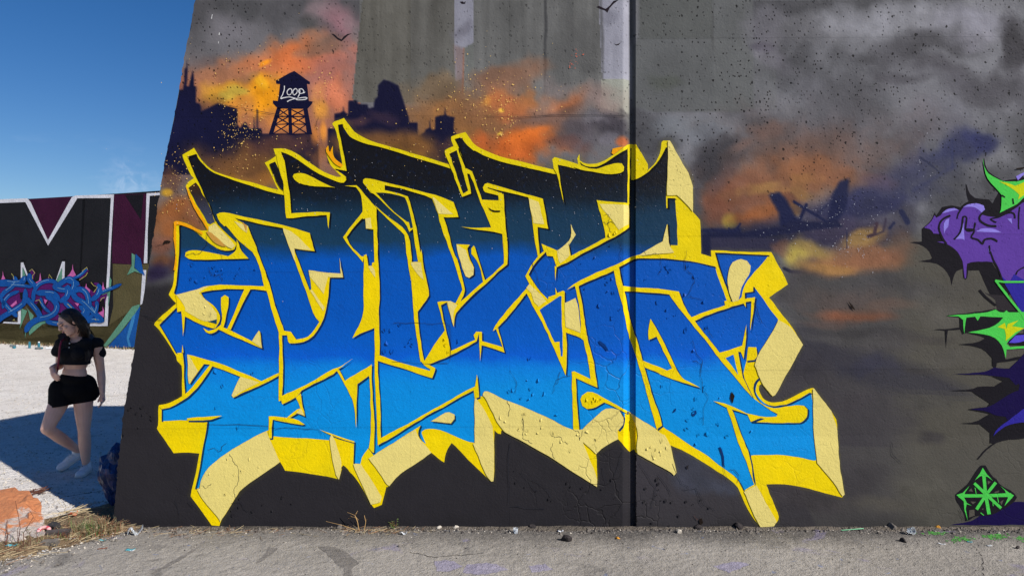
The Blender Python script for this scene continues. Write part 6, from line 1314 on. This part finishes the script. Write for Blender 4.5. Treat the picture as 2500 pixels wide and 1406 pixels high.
scrap('leaf_scrap', 178, 1268, .06, flat_mat('orange_scrap', K(206, 104, 70), rough=.7, bump=0), 'orange red scrap standing in the dry grass', 'scrap', 1.1, .03, .5, .8)
scrap('plastic_strip', 2000, 1297, .07, flat_mat('mauve_plastic', K(150, 140, 158), rough=.4, bump=0), 'flat mauve plastic strip on asphalt left of the green straw', 'scrap', -.4, .008, .15, .08)
scrap('plastic_strip', 1100, 1298, .13, flat_mat('grey_plastic', K(120, 120, 124), rough=.5, bump=0), 'long grey plastic strip lying beside the pale pebble', 'scrap', -.05, .008, .08, .05)
scrap('glass_shard', 2298, 1330, .05, M_wt, 'thin white curl of plastic on asphalt left of the green spray', 'scrap', -.5, .008, .2, .2)
scrap('paper_scrap', 2415, 1334, .035, M_wt, 'small whitish scrap on asphalt under the compass emblem', 'scrap', .2, .008, .5, .2)
scrap('plastic_scrap', 2367, 1325, .035, M_cy, 'tiny bright blue plastic chip on the asphalt', 'scrap', -.2, .008, .4, .2)
scrap('paper_scrap', 985, 1306, .05, M_wt, 'dull white film scrap among fallen straw at wall foot', 'scrap', .1, .01, .5, .5); scrap('paper_scrap', 1368, 1300, .04, M_wt, 'crushed pale paper at the foot of the black wall', 'scrap', .2, .01, .6, .4)
# cups
M_clr, nt, b = new_mat('clear_plastic'); b.inputs['Base Color'].default_value = (.85, .9, .95, 1); b.inputs['Roughness'].default_value = .15; b.inputs['Transmission Weight'].default_value = .75; b.inputs['IOR'].default_value = 1.2
nt.links.new(mixc(nt, noise(nt, N(nt, 'TexCoord').outputs['Object'], 30, 2).outputs[0], (.78, .84, .9, 1), (.95, .97, 1, 1)), b.inputs['Base Color'])
def cup(px, py, r, h, rot, label, mat):
    V = []; Fs = []; n = 20
    for z_, k in ((0, .78), (h, 1.0), (h, 1.06), (h - .003, 1.06), (h - .003, .97), (.003, .75)):
        V += [(math.cos(i / n * 6.283) * r * k, math.sin(i / n * 6.283) * r * k, z_) for i in range(n)]
    for q in range(5):
        for i in range(n): Fs.append((q * n + i, q * n + (i + 1) % n, (q + 1) * n + (i + 1) % n, (q + 1) * n + i))
    Fs.append(tuple(range(n))[::-1]); Fs.append(tuple(5 * n + i for i in range(n)))
    me = pymesh('plastic_cup', V, Fs); o = link('plastic_cup', me, mat, smooth=False); p = gnd(px, py); o.location = (p.x, p.y, .008 if not rot[0] else r + .004); o.rotation_euler = rot; return tag(o, label, 'plastic cup')
cup(1259, 1303, .018, .036, (0, 0, 0), 'small translucent plastic cup standing at the black wall foot', M_clr)
cup(2218, 1304, .024, .040, (1.25, 0, .5), 'clear crushed plastic cup lying near the largest grey stone', M_clr)
scrap('plastic_film', 330, 1306, .10, M_clr, 'clear plastic film caught at the left foot of the wall', 'plastic film', .5, .015, .6, .7)
# drinking straw
b_ = bmesh.new(); pA, pB = gnd(2054, 1297), gnd(2106, 1291); pB = pA + Vector((.17, .015, 0)); pA.z = .010; pB.z = .018; add_cap(b_, pA, pB, .0032, .0032, n=8); m_ = bpy.data.meshes.new('drinking_straw'); b_.to_mesh(m_); b_.free()
tag(link('drinking_straw', m_, flat_mat('mint_plastic', K(124, 204, 152), rough=.4, bump=0), smooth=True), 'mint green drinking straw lying on the asphalt near the wall', 'drinking straw')
# crumpled blue tarpaulin tucked behind the wall corner
tb = bmesh.new(); tr = random.Random(8)
bmesh.ops.create_icosphere(tb, subdivisions=4, radius=1)
for v in tb.verts:
    n_ = v.co.copy(); f_ = sum(math.sin(n_.dot(Vector((a, b0, c0))) * k_ + k_) for a, b0, c0, k_ in ((1, .3, .2, 7), (.2, 1, .5, 9), (.4, .1, 1, 11), (1, -1, .4, 13))) * .045 + tr.gauss(0, .012)
    s_ = 1 + f_; taper = .45 + .55 * min(1, max(0, (n_.z + 1) / 1.3)); v.co = Vector((n_.x * .14 * s_ * taper, n_.y * .16 * s_ * taper, .24 + n_.z * .25 * s_))
    if v.co.z < .0: v.co.z = 0
me = bpy.data.meshes.new('blue_tarp'); tb.to_mesh(me); tb.free()
o = link('blue_tarp', me, flat_mat('blue_tarpaulin', K(26, 66, 128), rough=.35, spec=.5, nscale=8, mottle=.5, bump=.02, bscale=12), smooth=False); p = gnd(272, 1248); o.location = (p.x + .015, p.y + .07, .02); tag(o, 'crumpled dark blue tarpaulin slumped behind the left corner of the wall', 'tarpaulin')
# long crack-like ridge and stick on the shaded gravel
twigs('stick', 220, 1226, [([(165, 1212), (200, 1206), (235, 1200), (262, 1196)], .008)], 'dark stick lying on the shaded gravel behind the blue tarpaulin', M_twig)
tag(lying('fallen_twigs', 26, lambda: gnd(dr.gauss(85, 8), dr.gauss(1205, 2)) + Vector((0, 0, .01)), [M_twig], .04, .12, .004), kind='stuff')
# spray cans and litter at the foot of the far wall
def can(px, py, rot, cols, label, lay):
    p = gnd(px, py); e = empty('spray_can', (p.x, p.y, 0.0)); tag(e, label, 'spray can', 'spray cans at the foot of the far wall'); R_ = Matrix.Rotation(rot, 4, 'Z') @ (Matrix.Rotation(1.5708, 4, 'Y') if lay else Matrix.Identity(4)); base = Matrix.Translation(Vector((p.x, p.y, .036 if lay else 0)))
    for nm, r, z0, z1, c in (('can_body', .034, 0, .165, cols[0]), ('can_cap', .024, .167, .20, cols[1])):
        bm = bmesh.new(); bmesh.ops.create_cone(bm, segments=14, radius1=r, radius2=r * .96, depth=z1 - z0, cap_ends=True, matrix=base @ R_ @ Matrix.Translation((0, 0, (z0 + z1) / 2))); me = bpy.data.meshes.new(nm); bm.to_mesh(me); bm.free(); link(nm, me, c, e)
M_tl = flat_mat('teal_can', K(50, 120, 140), rough=.3, bump=0); M_gy = flat_mat('grey_can', K(110, 118, 120), rough=.3, bump=0)
can(24, 847, .4, (M_gy, M_wt), 'white and grey spray can lying leftmost at the far wall', True); can(36, 851, 2.4, (M_tl, M_gy), 'grey teal spray can lying beside the leftmost can', True)
can(72, 850, 0, (M_tl, M_tl), 'teal spray can standing at the foot of the far wall', False); can(95, 850, 0, (M_tl, M_wt), 'teal spray can with pale cap standing right of the other standing can', False)
can(86, 853, .2, (M_gy, M_tl), 'grey spray can lying before the standing teal cans', True); can(113, 853, .1, (M_wt, M_wt), 'plain white spray can lying right of the standing cans', True)
def farfoot():
    t = dr.uniform(-4, 9); q = FA + fd * t + fn * abs(dr.gauss(.05, .16)); q.z = .0; return q
tag(blades('dry_grass', 900, farfoot, [M_straw, M_straw2, M_gr2], .03, .16, 1.0, .006), kind='stuff'); scatter('grit', 300, farfoot, '', M_st3, .01, .04)

# faded smears of grey and lilac, and green overspray on the asphalt
def stain(name, poly, mat, z):
    P_ = [gnd(x, y) for x, y in subdiv(chaikin(poly), 8)]; P_ = [Vector((p.x + math.sin(i * 1.7) * .004, p.y + math.cos(i * 2.3) * .006, z)) for i, p in enumerate(P_)]
    bm = bmesh.new(); vs_0 = [bm.verts.new(p) for p in P_]
    for t in tessellate_polygon([P_]):
        try: bm.faces.new([vs_0[i] for i in t])
        except ValueError: pass
    for f_ in bm.faces:
        f_.normal_update()
        if f_.normal.z < 0: f_.normal_flip()
    me = bpy.data.meshes.new(name); bm.to_mesh(me); bm.free(); return tag(link(name, me, mat), kind='structure')
M_s1 = ground_mat('grey_smear', [(0.3, K(120, 115, 110)), (0.7, K(140, 134, 128))], speck=.35, bump=.007, bs=110); M_s2 = ground_mat('lilac_smear', [(0.3, K(146, 138, 160)), (0.7, K(166, 160, 172))], speck=.35, bump=.007, bs=110); M_s3 = ground_mat('green_overspray', [(0.3, K(70, 150, 60)), (0.7, K(96, 170, 80))], speck=.35, bump=.007, bs=110)
stain('ground_stain', T('n 1800 740 1900 730 2020 780 2110 860 2060 910 2068 1000 1990 1000 2000 900 1950 880 1880 800'), M_s1, .0072)
stain('ground_stain', T('n 1420 740 1500 750 1440 800 1380 850 1325 865 1400 790'), M_s1, .0072)
stain('ground_stain', T('n 520 945 700 840 880 740 900 742 740 850 560 942'), M_s1, .0072)
for p_ in ('p 1060 1372 1100 1368 1130 1384 1096 1398 1066 1396', 'p 1140 1380 1200 1374 1240 1392 1180 1406 1130 1400', 'p 1290 1384 1330 1378 1350 1392 1300 1400', 'p 1740 1384 1800 1370 1830 1380 1780 1400'): stain('ground_stain', T(p_), M_s2, .0072)
for cx, cy, sx, sy, n in ((2342, 1318, 16, 3, 70), (2432, 1312, 18, 4, 90), (2282, 1303, 14, 2, 50), (2496, 1318, 8, 3, 30)):
    V = []; Fs = []
    for _ in range(n):
        p = gnd(dr.gauss(cx, sx), max(1294, dr.gauss(cy, sy))); r = dr.uniform(.003, .011); b0 = len(V)
        V += [(p.x + r * math.cos(k) * 1.2, p.y + r * math.sin(k), .0075 + .00001 * _) for k in (0, 1.2, 2.4, 3.7, 5)]; Fs.append((b0, b0 + 1, b0 + 2, b0 + 3, b0 + 4))
    tag(link('green_overspray', pymesh('green_overspray', V, Fs), M_s3), kind='stuff')

# drift of dirt along the foot of the wall
dv = []; df = []; n_ = 420
for i in range(n_ + 1):
    x = -3.02 + 7.2 * i / n_; q = float(vnoise(np.array([x * 3.1 + 20]), np.array([1.5]), 31)[0]); q2 = float(vnoise(np.array([x * 11 + 20]), np.array([4.5]), 32)[0]); wdt = .02 + .07 * max(0, q - .25) + .025 * q2; ht = .006 + .022 * q * q2
    yb = D0 + batter(0) + .012
    dv += [(x, yb, ht + .006), (x, yb - .012 - wdt * .35, ht * .8 + .006), (x, yb - .012 - wdt * .7, ht * .35 + .006), (x, yb - .012 - wdt, .0045)]
for i in range(n_):
    for j in range(3): q = i * 4 + j; df.append((q, q + 1, q + 5, q + 4))
M_drift = ground_mat('dark_dust', [(0.3, K(84, 78, 72)), (0.7, K(128, 118, 106))], bump=.02, bs=70, speck=.5)
tag(link('dirt_drift', pymesh('dirt_drift', dv, df), M_drift), kind='structure')
def gcrack(pts, wd):
    P_ = jag([(x, y) for x, y in pts], wd, 5, 1.6); return P_
M_ck = flat_mat('asphalt_crack', K(66, 62, 60), rough=.95, bump=0)
for pts in ([(2380, 1336), (2398, 1362), (2402, 1406)], [(1000, 1350), (1060, 1362), (1180, 1352)]):
    stain('ground_crack', gcrack(pts, .9), M_ck, .0078)
